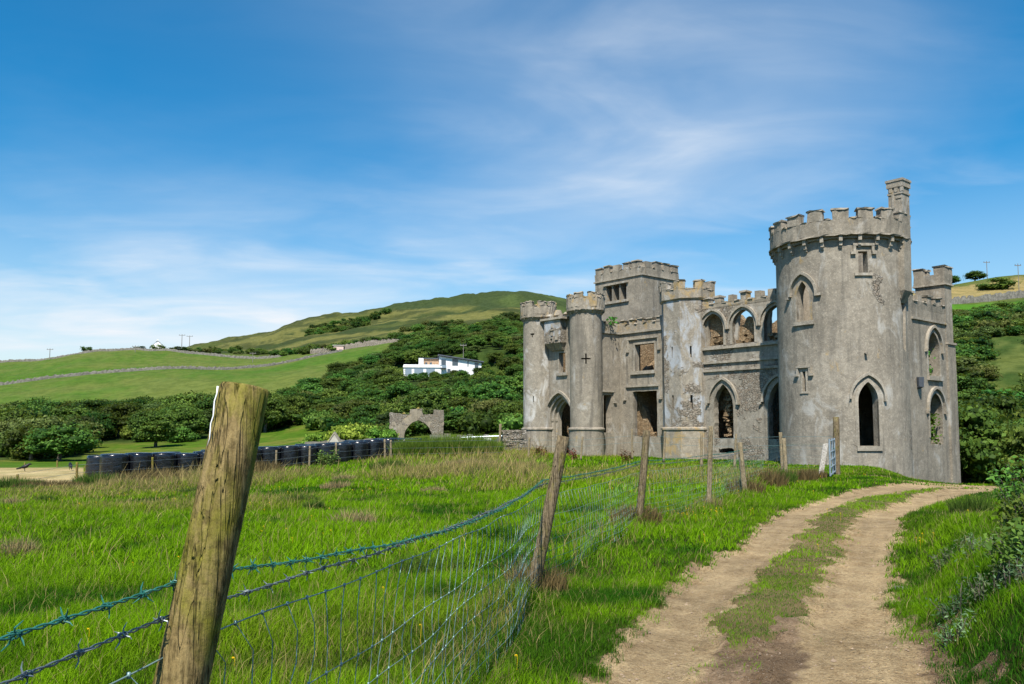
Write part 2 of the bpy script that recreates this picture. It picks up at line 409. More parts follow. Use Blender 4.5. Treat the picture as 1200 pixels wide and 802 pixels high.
def track_mat():
    t = NT('dirt_surface'); a = t.attr()
    f = t.noise(3, 9, .72); f2 = t.noise(28, 6, .75); f3 = t.noise(110, 3, .6)
    c = t.mix(t.ramp(f, [(.36, .6), (.58, 0)]), a, (.50, .44, .38), 'MULTIPLY')
    c = t.mix(t.ramp(f2, [(.36, .65), (.56, 0)]), c, (.45, .40, .36), 'MULTIPLY')
    c = t.mix(t.ramp(f3, [(.58, 0), (.70, .5)]), c, (.55, .47, .36))
    pb = t.voro(46)
    t.bump(t.math('ADD', t.math('ADD', t.math('MULTIPLY', f2, 1.2), t.math('MULTIPLY', f3, .35)), t.math('MULTIPLY', t.ramp(pb, [(.15, 1), (.4, 0)]), .4)), .9, .03)
    return t.fin(c, .95, .08)
M['track'] = track_mat()

# ------------------------------------------------------------------ ground sheet
SUN_AZ = np.array([-.155, -.988]); SUN_EL = R_(55)
def zone_col(x, y):
    r = np.hypot(x, y); az = np.arctan2(x, y); Y = r*np.cos(np.clip(az, -R_(60), R_(60)))
    px = 600+952.7*np.tan(np.clip(az, -R_(60), R_(60)))
    n1 = fbm(x*.05, y*.05, 21, 5); n2 = fbm(x*.4, y*.4, 22, 4); n3 = fbm(x*.012, y*.03, 23, 5)
    def L(c): return np.array(c)[None, :]
    def mixc(a, b, f): return a*(1-f[:, None])+b*f[:, None]
    soil = mixc(L((.022, .040, .006)), L((.050, .050, .014)), sstep(.4, .65, n2))  # soil colour darkened to paint in the shade between grass blades
    mead = mixc(L((.075, .145, .012)), L((.165, .175, .034)), sstep(.40, .62, n1*.5+n2*.5))
    fld = mixc(L((.072, .145, .018)), L((.130, .160, .038)), sstep(.36, .62, n3*.45+n1*.35+n2*.2))
    c = mixc(soil, mead, sstep(38, 62, Y))
    c = mixc(c, fld, sstep(160, 230, Y))
    dd_ = np.where(r < 32, dirt(x, y), 0)
    dm_ = np.where(r < 32, 1-sstep(1.55, 1.85, pdist(x, y, RUTL)+pdist(x, y, RUTR)), 0)
    c = mixc(c, L((.200, .145, .078)), np.maximum(sstep(.08, .4, dd_), dm_*.8))
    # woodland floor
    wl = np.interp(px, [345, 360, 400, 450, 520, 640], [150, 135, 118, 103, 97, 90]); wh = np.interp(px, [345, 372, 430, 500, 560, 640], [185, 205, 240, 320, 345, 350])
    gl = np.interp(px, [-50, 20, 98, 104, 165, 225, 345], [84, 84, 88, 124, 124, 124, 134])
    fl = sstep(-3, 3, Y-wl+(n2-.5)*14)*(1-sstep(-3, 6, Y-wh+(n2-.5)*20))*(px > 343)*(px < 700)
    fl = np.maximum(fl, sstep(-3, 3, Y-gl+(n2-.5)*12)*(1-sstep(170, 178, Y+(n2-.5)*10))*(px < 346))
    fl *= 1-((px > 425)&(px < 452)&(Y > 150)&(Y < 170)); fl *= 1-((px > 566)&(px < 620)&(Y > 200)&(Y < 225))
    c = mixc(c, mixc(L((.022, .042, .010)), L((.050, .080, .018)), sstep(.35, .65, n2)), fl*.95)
    # mown hay strip
    hay = sstep(34.5, 36, Y)*(1-sstep(58, 63, Y+(n2-.5)*3))*(1-sstep(96, 112, px+(n2-.5)*10))
    c = mixc(c, mixc(L((.40, .300, .150)), L((.48, .375, .20)), sstep(.35, .6, n2)), hay)
    # big hill
    hill = sstep(400, 450, Y)*sstep(180, 240, px)*(1-sstep(900, 950, px))
    tanh = mixc(L((.160, .155, .050)), L((.080, .098, .028)), sstep(.47, .60, fbm(x*.009+y*.006, y*.02, 25, 6)))
    tanh = mixc(tanh, L((.045, .065, .022)), sstep(.56, .64, fbm(x*.02+y*.01, y*.035, 26, 5)))
    tanh = mixc(tanh, L((.050, .062, .022)), sstep(.50, .60, fbm(x*.035+y*.02, y*.06, 27, 5))*.8)
    top = mixc(L((.075, .105, .034)), L((.05, .072, .026)), sstep(.44, .56, fbm(x*.02, y*.02, 28, 6)))
    hc = mixc(tanh, top, sstep(-20, 25, Y+(n1-.5)*130-np.interp(px, [300, 370, 450, 600], [990, 870, 750, 600])))
    c = mixc(c, hc, hill)
    # right hill
    rt = sstep(860, 900, px)
    rc = mixc(L((.045, .080, .018)), L((.105, .130, .034)), sstep(.4, .62, n1*.5+n2*.5))
    rc = mixc(rc, L((.080, .200, .018)), sstep(212, 220, Y)*(1-sstep(254, 258, Y)))
    rc = mixc(rc, L((.300, .230, .100)), sstep(268, 276, Y)*(1-sstep(300, 312, Y+(n2-.5)*20)))
    c = mixc(c, rc, rt*sstep(60, 90, Y))
    return np.clip(c, .005, 1)
def build_ground():
    az = np.concatenate([np.linspace(-R_(39), R_(39), 660), np.linspace(R_(39), 2*PI-R_(39), 70)[1:-1]])
    rr = np.concatenate([[.02], np.linspace(.6, 3.4, 14), np.linspace(3.5, 33, 470), np.exp(np.linspace(math.log(33.2), math.log(6000), 250))])
    A, Rr = np.meshgrid(az, rr); x = Rr*np.sin(A); y = Rr*np.cos(A)
    z = hgt(x.ravel(), y.ravel())
    V = np.stack([x.ravel(), y.ravel(), z], 1)
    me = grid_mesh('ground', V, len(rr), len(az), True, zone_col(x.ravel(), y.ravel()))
    o = link('ground', me, M['ground'], None, True); tag(o, kind='structure')
build_ground()

def build_track():
    st = .055; xs = np.arange(-.6, 20, st); ys = np.arange(2.4, 31, st)
    X, Y = np.meshgrid(xs, ys); X = X.ravel(); Y = Y.ravel()
    d = dirt(X, Y); z = hgt(X, Y)
    rough = (fbm(X*5, Y*5, 31, 4)-.5)*.05+(fbm(X*16, Y*16, 32, 2)-.5)*.022
    dl = pdist(X, Y, RUTL); dr = pdist(X, Y, RUTR)
    inr = np.maximum(1-sstep(.22, .5, dl), 1-sstep(.25, .55, dr))
    muddy = (1-sstep(5.5, 9.5, Y+(fbm(X, Y, 33)-.5)*6))
    rough = rough*(.35+2.0*muddy*(1-inr)+.25*muddy)
    # lug marks in the near right rut
    rough += (np.sin(Y*2*PI/.16+np.sin(X*9))*.008)*(1-sstep(.1, .4, dr))*(1-sstep(6.5, 9, Y))
    zz = z+.012+np.maximum(rough, -.006)-np.where(d < .2, .04, 0)
    pale = np.array((.435, .320, .172)); brown = np.array((.305, .212, .126)); mud = np.array((.195, .132, .076))
    n = fbm(X*2.2, Y*2.2, 34, 5)
    n5 = fbm(X*7, Y*7, 35, 4); f = sstep(.40, .58, inr+1.2*(n-.5)+1.1*(n5-.5)+.12+.35*sstep(7, 12, Y)); f = np.maximum(f, sstep(16, 21, Y)*.9)
    strk = fbm(np.minimum(dl, dr)*13, Y*.7+X*.4, 37, 4); pale = pale*(.52+.50*fbm(X*1.1, Y*1.1, 36, 4)+.42*strk+.10*(n5-.5)*6*.5)[:, None]
    c = brown*(1-f[:, None])+pale*f[:, None]
    mk = sstep(.42, .58, muddy*(1-inr)+1.5*(n-.5)+1.5*(n5-.5)-.2); c = c*(1-mk[:, None])+mud*mk[:, None]
    V = np.stack([X, Y, zz], 1); nr, nc = len(ys), len(xs)
    D = d.reshape(nr, nc); k = (D[:-1, :-1] > .16)|(D[1:, 1:] > .16)
    me = grid_mesh('dirt_track', V, nr, nc, False, c, k)
    tag(link('dirt_track', me, M['track'], None, True), kind='structure')
build_track()

# ------------------------------------------------------------------ castle plan helpers (local: x to the right along the front, y into the castle)
U = np.array([-.639, .769]); U /= np.linalg.norm(U); V_ = np.array([U[1], -U[0]])
P0 = np.array([xat(914, 48.5), 48.5]); CROT = math.atan2(-U[1], -U[0])
def cw(x, y): return P0 - x*U + y*V_
TC = (4.68, -1.297)      # round tower centre
def in_castle(x, y):
    rx, ry = x-P0[0], y-P0[1]
    lx = -(rx*U[0]+ry*U[1]); ly = rx*V_[0]+ry*V_[1]
    m = (lx > -19)&(lx < 8)&(ly > -.4)&(ly < 12)
    m |= np.hypot(lx-TC[0], ly-TC[1]) < 3.4
    m |= (np.hypot(lx+13.27, ly+3) < 1.2)|(np.hypot(lx+18.3, ly+3) < 1.2)|((lx > -18.3)&(lx < -12.8)&(ly > -3.1)&(ly < 0))
    m |= (lx > -8.9)&(lx < -5.3)&(ly > -1.3)&(ly < 0)
    return m
# ------------------------------------------------------------------ grass
FENCE = [(-1.3, .4), (-.97, 1.87), (.21, 8.1), (2.06, 13.2), (4.0, 16.5), (5.75, 20), (9.45, 28.2), (11.4, 28.9)]
def blades(N, ymin, ymax, base_len, base_w, seed, dens_pow=1.0):
    rng = np.random.default_rng(seed)
    # uniform in area over the wedge seen by the camera
    Y = np.sqrt(rng.uniform(ymin**2, ymax**2, N)); tx = rng.uniform(-.74, .98, N); X = tx*Y
    d = dirt(X, Y)
    keep = (d < rng.uniform(.3, .95, N)) & ~in_castle(X, Y)
    # strip in the middle of the track is thin and worn
    dl = pdist(X, Y, RUTL); dr = pdist(X, Y, RUTR)
    mid = (dl+dr < 1.78)&(Y < 24)
    keep &= ~(mid & (rng.uniform(0, 1, N) > np.clip((Y-4.6)/2.6, .15, 1.0)*np.where(fbm(X*2, Y*2, 43, 3) > .42, 1, .65)))
    # hay strip and ground behind the field fence carries no long grass
    px = 600+952.7*tx
    keep &= ~((px < 100)&(Y > 35.2)); keep &= ~((px < 620)&(Y > 62))
    keep &= ~((px > 1060)&(Y > 34))
    X, Y, dl, dr, mid, tx, d = (a[keep] for a in (X, Y, dl, dr, mid, tx, d)); n = len(X); px = 600+952.7*tx
    fx = np.interp(Y, [q[1] for q in FENCE], [q[0] for q in FENCE])
    field = X < fx                                    # grazed field, left of the fence
    fd = pdist(X, Y, FENCE)
    patch = fbm(X*.33, Y*.33, 41, 4); tuft = fbm(X*1.4, Y*1.4, 42, 3); yel = fbm(X*.16, Y*.16, 44, 4)
    L = base_len*.74*(.45+1.1*patch)*(.25+1.5*tuft**1.3*1.25)*rng.uniform(.55, 1.25, n)
    L = np.where(field, L*1.05, L*.72)
    L = np.where(mid, np.clip(L*.75, .045, .11), L)
    verge = 1-sstep(.2, .7, np.minimum(dl, dr)-.35)
    L = np.where(~field, L*(1-.30*verge), L)
    L = L*(1+.9*(1-sstep(.1, .45, fd))*(tuft > .42))  # rank growth along the wire
    right = (X > np.interp(Y, [q[1] for q in RUTR], [q[0] for q in RUTR]))
    L = np.where(right, L*1.25, L)
    rank = (1-sstep(25, 27, Y))*0+sstep(23.5, 27, Y+(px-300)*.012)*(px < 640)*sstep(.40, .52, yel)
    L = L*(1+1.0*rank)*np.where((px < 112)&(Y > 26), .5, 1)
    L = np.where((X > 9.5)&(Y > 24), L*.55, L)
    L = np.where(mid, L, np.maximum(L, base_len*rng.uniform(.38, .62, n)))
    w = base_w*rng.uniform(.7, 1.35, n)*np.where(mid, .8, 1)
    # tone
    g1 = np.array((.034, .122, .0015)); g2 = np.array((.178, .340, .004)); g3 = np.array((.220, .260, .022)); st = np.array((.40, .31, .12))
    a = rng.uniform(0, 1, n); f = np.clip(.45*a+2.6*(tuft-.42)+1.8*(patch-.43)+.14, 0, 1)
    c = g1+(g2-g1)*f[:, None]
    y_ = np.clip(sstep(.44, .64, yel)*.85*np.where(field, 1, .35)+rank*.55, 0, 1)*rng.uniform(.3, 1, n)
    c = c*(1-y_[:, None])+g3*y_[:, None]
    dry = rng.uniform(0, 1, n) < (.05+.22*sstep(.5, .7, yel)*field+.30*rank+.10*(fd < .35)+.2*mid*(rng.uniform(0, 1, n) < .5))
    dry &= (rng.uniform(0, 1, n) < .8)
    c = np.where(dry[:, None], st*rng.uniform(.6, 1.1, (n, 1)), c)
    L = np.where(dry & ~mid, L*np.where(rng.uniform(0, 1, n) < .25, 2.3, 1.3), L); w = np.where(dry, w*.7, w)
    c *= rng.uniform(.55, 1.35, (n, 1))
    c = np.where((right & (Y < 30))[:, None], c*np.array((.8, .85, .9)), c)
    c = np.where((~field & ~right & ~mid)[:, None], c*np.array((.9, .93, .9)), c)
    z = hgt(X, Y)-.01
    th = rng.uniform(0, 2*PI, n); lean = rng.uniform(.12, .85, n)
    lx = np.cos(th)*lean+.10; ly = np.sin(th)*lean+.05
    fa = rng.uniform(0, PI, n); wx = np.cos(fa)*w*.5; wy = np.sin(fa)*w*.5
    P = np.stack([X, Y, z], 1); W = np.stack([wx, wy, np.zeros(n)], 1)
    up = lambda k, e: np.stack([lx*L*k**1.8*e, ly*L*k**1.8*e, L*k*(1-.28*lean*k)], 1)
    v0 = P-W; v1 = P+W; m = P+up(.5, 1.0); v2 = m-W*.8; v3 = m+W*.8; tip = P+up(1.0, 1.0)
    Vv = np.stack([v0, v1, v2, v3, tip], 1).reshape(-1, 3)
    b = (np.arange(n)*5)[:, None]
    lp = np.concatenate([b+0, b+1, b+3, b+2, b+2, b+3, b+4], 1)
    C = np.repeat(c, 5, 0); C = np.clip(C, .004, .9)
    k = np.tile(np.array([.62, .62, 1, 1, 1.1]), n)  # darker base and lighter tip; not applied to the colours
    return Vv, lp, C
def build_grass():
    parts = [blades(330000, 3.0, 9, .145, .0052, 1), blades(345000, 9, 20, .155, .0105, 2), blades(250000, 20, 36, .17, .022, 3), blades(140000, 36, 64, .20, .042, 4)]
    off = 0; Vs = []; Ls = []; Cs = []
    for v, l, c in parts:
        Vs.append(v); Ls.append(l+off); Cs.append(c); off += len(v)
    Vv = np.concatenate(Vs); lp = np.concatenate(Ls); n = len(lp)
    starts = (np.arange(n)[:, None]*7+np.array([0, 4])).ravel(); tot = np.tile([4, 3], n)
    me = np_mesh('meadow_grass', Vv, lp.ravel(), starts, tot, np.concatenate(Cs))
    tag(link('meadow_grass', me, M['grass']), 'long green and straw grass over the field and track verges', 'grass', kind='stuff')
build_grass()
# ------------------------------------------------------------------ masonry helpers
def arch_pts(cx, zs, a, h, n=9):
    """pointed arch from right spring over the apex to left spring"""
    if h < a: h = a*1.001
    r = (a*a+h*h)/(2*a); th = math.asin(min(1, h/r)); p = []
    for i in range(n+1):
        g = th*i/n; p.append((cx+a-r+r*math.cos(g), zs+r*math.sin(g)))
    q = [(2*cx-x, z) for x, z in reversed(p[:-1])]
    return p+q
def arch_hole(cx, z0, zs, a, h, n=9): return [(cx-a, z0), (cx+a, z0)]+arch_pts(cx, zs, a, h, n)
def rect_hole(x0, x1, z0, z1): return [(x0, z0), (x1, z0), (x1, z1), (x0, z1)]
def ragged(loop, amt, step=.25):
    """break a clean outline into a broken masonry edge"""
    out = []
    for (a, b) in zip(loop, loop[1:]+loop[:1]):
        n = max(1, int(math.hypot(b[0]-a[0], b[1]-a[1])/step))
        for i in range(n):
            k = i/n; out.append((a[0]+(b[0]-a[0])*k+random.uniform(-amt, amt), a[1]+(b[1]-a[1])*k+random.uniform(-amt, amt)))
    return out
def inset(loop, amt):
    cx = sum(p[0] for p in loop)/len(loop); cz = sum(p[1] for p in loop)/len(loop)
    return [(p[0]+(cx-p[0])*amt, p[1]+(cz-p[1])*amt) for p in loop]
def slab(mb, outline, holes, y0, y1, P, reveal=True):
    """a wall from an outline with holes; P maps (a, depth, z) to a point"""
    loops = [outline]+holes; flat = [Vector((p[0], p[1], 0)) for l in loops for p in l]
    tris = tessellate_polygon([[Vector((p[0], p[1], 0)) for p in l] for l in loops])
    n = len(flat); vs = [P(p.x, y0, p.y) for p in flat]+[P(p.x, y1, p.y) for p in flat]
    fs = [tuple(t) for t in tris]+[tuple(i+n for i in reversed(t)) for t in tris]
    b = 0
    for l in loops:
        m = len(l)
        for i in range(m):
            j = (i+1) % m; fs.append((b+i, b+j, n+b+j, n+b+i))
        b += m
    mb.add(vs, fs)
PX = lambda a, d, z: (a, d, z)                       # wall facing the front (-y)
def PY(x0): return lambda a, d, z: (x0-d, a, z)       # wall facing right (+x): depth runs to -x
def ring_prof(inner, outer):
    return inner, outer
def arch_band(mb, cx, zs, a, h, w, y0, y1, P, drop=0, foot=0, n=9):
    """moulded band that follows an arch: hood mould, with optional straight legs and turned feet"""
    i = arch_pts(cx, zs, a, h, n); o = arch_pts(cx, zs, a+w, h+w*1.25, n)
    if drop: i = [(cx+a, zs-drop)]+i+[(cx-a, zs-drop)]; o = [(cx+a+w, zs-drop)]+o+[(cx-a-w, zs-drop)]
    m = len(i); vs = []; fs = []
    for (p, q) in zip(i, o): vs += [P(p[0], y0, p[1]), P(q[0], y0, q[1]), P(q[0], y1, q[1]), P(p[0], y1, p[1])]
    for k in range(m-1):
        b = 4*k
        for e in range(4): fs.append((b+e, b+(e+1) % 4, b+4+(e+1) % 4, b+4+e))
    fs += [(0, 1, 2, 3), (4*m-4, 4*m-1, 4*m-2, 4*m-3)]
    mb.add(vs, fs)
    if foot:
        for sgn in (1, -1):
            x = cx+sgn*(a+w*.5); zz = zs-drop
            xs = sorted((x-w*.55, x+sgn*foot+w*.3*sgn))
            bx(mb, xs[0], xs[1], y0-.02, y1, zz-.13, zz+.01, P)
def bx(mb, a0, a1, d0, d1, z0, z1, P):
    vs = [P(a, d, z) for z in (z0, z1) for d in (d0, d1) for a in (a0, a1)]
    mb.add(vs, [(0, 2, 3, 1), (4, 5, 7, 6), (0, 1, 5, 4), (2, 6, 7, 3), (0, 4, 6, 2), (1, 3, 7, 5)])
def label_hood(mb, a0, a1, z, leg, P, w=.13, y0=-.13, y1=.02):
    """square hood mould with short legs"""
    bx(mb, a0, a1, y0, y1, z-w, z, P)
    for s, a in ((1, a0), (-1, a1)):
        e = a+s*w; xs = sorted((a, e)); bx(mb, xs[0], xs[1], y0+.015, y1, z-leg, z-w, P)
        e2 = a-s*.12; xs = sorted((a+s*w*.9, e2)); bx(mb, xs[0], xs[1], y0-.01, y1, z-leg-.14, z-leg, P)
def merlons(mb, a0, a1, z0, zc, zt, d0, d1, P, pitch=.97, gap=.46, start=None, capo=.07, capm=None):
    """battlement along a wall: solid to zc, merlons to zt with a thin projecting coping"""
    bx(mb, a0, a1, d0, d1, z0, zc, P)
    cm = capm or mb
    a = start if start is not None else a0
    while a < a1-.05:
        b = min(a+pitch-gap, a1); lo = max(a, a0)
        if b > lo+.05:
            j = random.uniform(-.07, .04)
            b_ = b-random.choice((0, 0, .05, .09)); lo_ = lo+random.choice((0, 0, .04, .08)); tl = random.uniform(-.03, .03)
            n0 = len(mb.v); bx(mb, lo_, b_, d0, d1, zc, zt+j-.09, P)
            if random.random() < .85: bx(cm, lo_-.05, b_+.05, d0-capo, d1+.05, zt+j-.09, zt+j+tl, P)
        g0, g1 = b+.003, min(a+pitch-.003, a1)
        if g1 > g0+.05: bx(cm, g0+.05, g1-.05, d0-capo*.9, d1+.04, zc+.002, zc+.075, P)
        a += pitch
def bend(mb, R, c, ang0, dphi=R_(4)):
    """wrap a flat wall (arc length, depth, z) round a tower of radius R"""
    me = bpy.data.meshes.new('t'); me.from_pydata(mb.v, [], mb.f)
    bm = bmesh.new(); bm.from_mesh(me); bpy.data.meshes.remove(me)
    x0 = min(v.co.x for v in bm.verts); x1 = max(v.co.x for v in bm.verts)
    x = math.floor(x0/(R*dphi))*R*dphi
    while x < x1:
        if x > x0+1e-3:
            bmesh.ops.bisect_plane(bm, geom=bm.verts[:]+bm.edges[:]+bm.faces[:], dist=1e-5, plane_co=(x, 0, 0), plane_no=(1, 0, 0))
        x += R*dphi
    mb2 = MB(); bm.verts.index_update()
    vs = []
    for v in bm.verts:
        g = ang0+v.co.x/R; r = R-v.co.y; vs.append((c[0]+r*math.cos(g), c[1]+r*math.sin(g), v.co.z))
    mb2.add(vs, [tuple(v.index for v in f.verts) for f in bm.faces]); bm.free()
    return mb2
def ringseg(mb, c, r0, r1, g0, g1, z0, z1, step=R_(4)):
    n = max(1, int(math.ceil((g1-g0)/step))); vs = []; fs = []
    for i in range(n+1):
        g = g0+(g1-g0)*i/n
        for r, z in ((r0, z0), (r1, z0), (r1, z1), (r0, z1)): vs.append((c[0]+r*math.cos(g), c[1]+r*math.sin(g), z))
    for i in range(n):
        b = 4*i
        for e in range(4): fs.append((b+e, b+(e+1) % 4, b+4+(e+1) % 4, b+4+e))
    full = abs(g1-g0-2*PI) < 1e-6
    if not full: fs += [(0, 1, 2, 3), (4*n, 4*n+3, 4*n+2, 4*n+1)]
    mb.add(vs, fs)
def round_battlement(mb, cap, c, ro, ri, z0, zc, zt, n, frac, g0, capo=.07):
    ringseg(mb, c, ri, ro, 0, 2*PI, z0, zc)
    p = 2*PI/n
    for k in range(n):
        g = g0+k*p; j = random.uniform(-.06, .04); hw = p*frac/2
        ringseg(mb, c, ri, ro, g-hw, g+hw, zc, zt-.08+j); ringseg(cap, c, ri-.04, ro+capo, g-hw-.012, g+hw+.012, zt-.08+j, zt+j)
        ringseg(cap, c, ri-.03, ro+capo*.9, g+hw+.02, g+p-hw-.02, zc+.002, zc+.07)
def polyring(pts, off):
    """offset a convex polygon outwards"""
    n = len(pts); cx = sum(p[0] for p in pts)/n; cy = sum(p[1] for p in pts)/n; out = []
    for i in range(n):
        a = pts[i-1]; b = pts[i]; c = pts[(i+1) % n]
        def nrm(p, q):
            dx, dy = q[0]-p[0], q[1]-p[1]; l = math.hypot(dx, dy); nx, ny = dy/l, -dx/l
            if (nx*((p[0]+q[0])/2-cx)+ny*((p[1]+q[1])/2-cy)) < 0: nx, ny = -nx, -ny
            return nx, ny
        n1, n2 = nrm(a, b), nrm(b, c); k = off/(1+n1[0]*n2[0]+n1[1]*n2[1])
        out.append((b[0]+(n1[0]+n2[0])*k, b[1]+(n1[1]+n2[1])*k))
    return out
def prism(mb, pts, z0, z1, pts2=None):
    n = len(pts); p2 = pts2 or pts
    mb.add([(x, y, z0) for x, y in pts]+[(x, y, z1) for x, y in p2],
           [tuple(range(n-1, -1, -1)), tuple(range(n, 2*n))]+[(i, (i+1) % n, n+(i+1) % n, n+i) for i in range(n)])

# ------------------------------------------------------------------ the ruined castle
castle = empty('castle', (P0[0], P0[1], 0), CROT)
tag(castle, 'ruined grey castle with battlemented round towers standing empty beside the dirt track', 'castle')
ZB = -3.5
def trim(f, name, parent, mat='trim'):
    m = MB(); f(m); return m.build(name, M[mat], parent)

# --- round tower: unrolled wall with openings, wrapped onto R = 3.29
def round_tower():
    R = 3.29; c = TC
    # wall angle (world) -> local angle -> arc length from the reference direction
    ref = R_(-61.9); A = lambda deg: (R_(deg)-CROT-ref)*R
    top = 11.5; half = PI*R
    door = arch_hole(A(-90.9), .71, 2.95, .50, .98)
    win = arch_hole(A(-145.4), 7.18, 8.35, .40, .95)
    sq = rect_hole(A(-91.6)-.235, A(-91.6)+.235, 9.48, 10.6)
    sx = A(-146)
    slit = rect_hole(sx-.085, sx+.085, 3.52, 4.55)
    gx = A(-43.5); crack = [(gx-.2, 5.7), (gx+.12, 5.55), (gx+.2, 6.6), (gx+.38, 8.1), (gx+.3, 8.45), (gx-.42, 8.3), (gx-.12, 7.4), (gx-.22, 6.5)]
    mb = MB(); slab(mb, rect_hole(-half, half, ZB, top), [door, win, sq, slit, crack], 0, .5, PX)
    b = bend(mb, R, c, ref)
    # slight batter toward the foot
    b.v = [(c[0]+(x-c[0])*(1+.006*max(0, 6-z)/6), c[1]+(y-c[1])*(1+.006*max(0, 6-z)/6), z) for x, y, z in b.v]
    o = b.build('round_tower', M['render_tower'], castle)
    def wrapped(f, name, mat='trim', par=o):
        m = MB(); f(m); return bend(m, R, c, ref, R_(6)).build(name, M[mat], par)
    def f(m):
        arch_band(m, A(-90.9), 2.95, .50, .98, .17, -.035, .12, PX, drop=2.24)
    wrapped(f, 'door_surround')
    wrapped(lambda m: arch_band(m, A(-90.9), 3.10, .80, 1.16, .12, -.14, .03, PX, drop=.02, foot=.02), 'hood_mould')
    wrapped(lambda m: bx(m, A(-91)-.62, A(-91)+.62, -.1, .3, .47, .708, PX), 'door_sill')
    wrapped(lambda m: arch_band(m, A(-145.4), 8.35, .40, .95, .13, -.025, .15, PX, drop=1.17), 'window_surround', 'parapet')
    wrapped(lambda m: arch_band(m, A(-145.4), 8.62, .72, 1.05, .13, -.16, .03, PX, drop=.05, foot=.2), 'hood_mould')
    wrapped(lambda m: bx(m, A(-145.4)-.62, A(-145.4)+.62, -.12, .2, 6.98, 7.178, PX), 'window_sill')
    wrapped(lambda m: label_hood(m, A(-91)-.52, A(-91)+.52, 11.0, .42, PX), 'hood_mould')
    wrapped(lambda m: bx(m, A(-91.6)-.44, A(-91.6)+.44, -.1, .15, 9.34, 9.478, PX), 'window_sill')
    wrapped(lambda m: label_hood(m, sx-.42, sx+.42, 4.85, .4, PX, w=.11), 'hood_mould')
    wrapped(lambda m: (bx(m, sx-.21, sx-.1, -.03, .1, 3.5, 4.62, PX), bx(m, sx+.1, sx+.21, -.03, .1, 3.5, 4.62, PX), bx(m, sx-.25, sx+.25, -.06, .1, 3.40, 3.498, PX)), 'slit_surround')
    wrapped(lambda m: m.tube([(A(-92.3), .05, 5.4), (A(-92.3), -.22, 5.36)], .06, 8), 'drain_spout', 'render')
    # floor slab added inside the tower to keep the rooms dark
    for z in (6.3, ):
        m = MB(); m.lathe([(2.82, z), (2.82, z+.3)], 40, c[0], c[1]); m.build('floor', M['inner'], o)
    # parapet
    m = MB(); cap = MB(); round_battlement(m, cap, c, 3.58, 3.15, 11.5, 12.26, 12.84, 18, .63, R_(-110)-CROT, .05)
    ringseg(m, c, 3.1, 3.64, 0, 2*PI, 11.42, 11.5)
    ringseg(m, c, 3.2, 3.44, 0, 2*PI, 11.28, 11.42)
    p = m.build2('parapet', M['render'], cap, M['trim'], o)
    for k in range(24):
        g = R_(-110+15*k)-CROT; m = MB()
        for (r1, za, zb, w) in ((3.56, 11.14, 11.42, .085), (3.46, 10.92, 11.14, .075), (3.38, 10.80, 10.92, .06)):
            vs = []
            for z in (za, zb):
                for r in (3.2, r1):
                    for s in (-1, 1):
                        vs.append((c[0]+r*math.cos(g)-s*w*math.sin(g), c[1]+r*math.sin(g)+s*w*math.cos(g), z))
            m.add(vs, [(0, 2, 3, 1), (4, 5, 7, 6), (0, 1, 5, 4), (2, 6, 7, 3), (0, 4, 6, 2), (1, 3, 7, 5)])
        m.build('corbel', M['trim'], o)
    # chimney stack corbelled out on the right
    x0, x1, y0, y1 = 7.52, 8.28, -1.30, -.5
    st = empty('chimney_stack', (0, 0, 0), 0, castle)
    m = MB(); prism(m, [(x0-.3, y0), (x1-.06, y0), (x1-.06, y1), (x0-.3, y1)], 8.7, 11.6, [(x0-.3, y0), (x1-.02, y0), (x1-.02, y1), (x0-.3, y1)])
    prism(m, [(x0-.3, y0+.2), (x1-.42, y0+.2), (x1-.42, y1), (x0-.3, y1)], 8.1, 8.698, [(x0-.3, y0), (x1-.06, y0), (x1-.06, y1), (x0-.3, y1)])
    prism(m, [(x0, y0), (x1-.02, y0), (x1-.02, y1), (x0, y1)], 11.602, 14.16, [(x0+.02, y0), (x1-.02, y0), (x1-.02, y1), (x0+.02, y1)])
    m.build('shaft', M['render'], st)
    m = MB(); m.box(x0-.02, x1+.02, y0-.04, y1+.04, 13.78, 13.88); m.box(x0-.05, x1+.04, y0-.06, y1+.06, 14.16, 14.46); m.box(x0-.09, x1+.08, y0-.1, y1+.1, 14.46, 14.58)
    for k in range(3): m.box(x0+.08+k*.29, x0+.24+k*.29, y0-.06, y0+.02, 13.9, 14.12)
    m.build('cap', M['trim'], st)
    m = MB(); m.box(x0+.2, x0+.34, y0-.035, y0+.02, 13.1, 13.8); m.box(x0+.42, x0+.7, y0-.035, y0+.02, 13.55, 13.66); m.build('cross_relief', M['trim'], st)
round_tower()

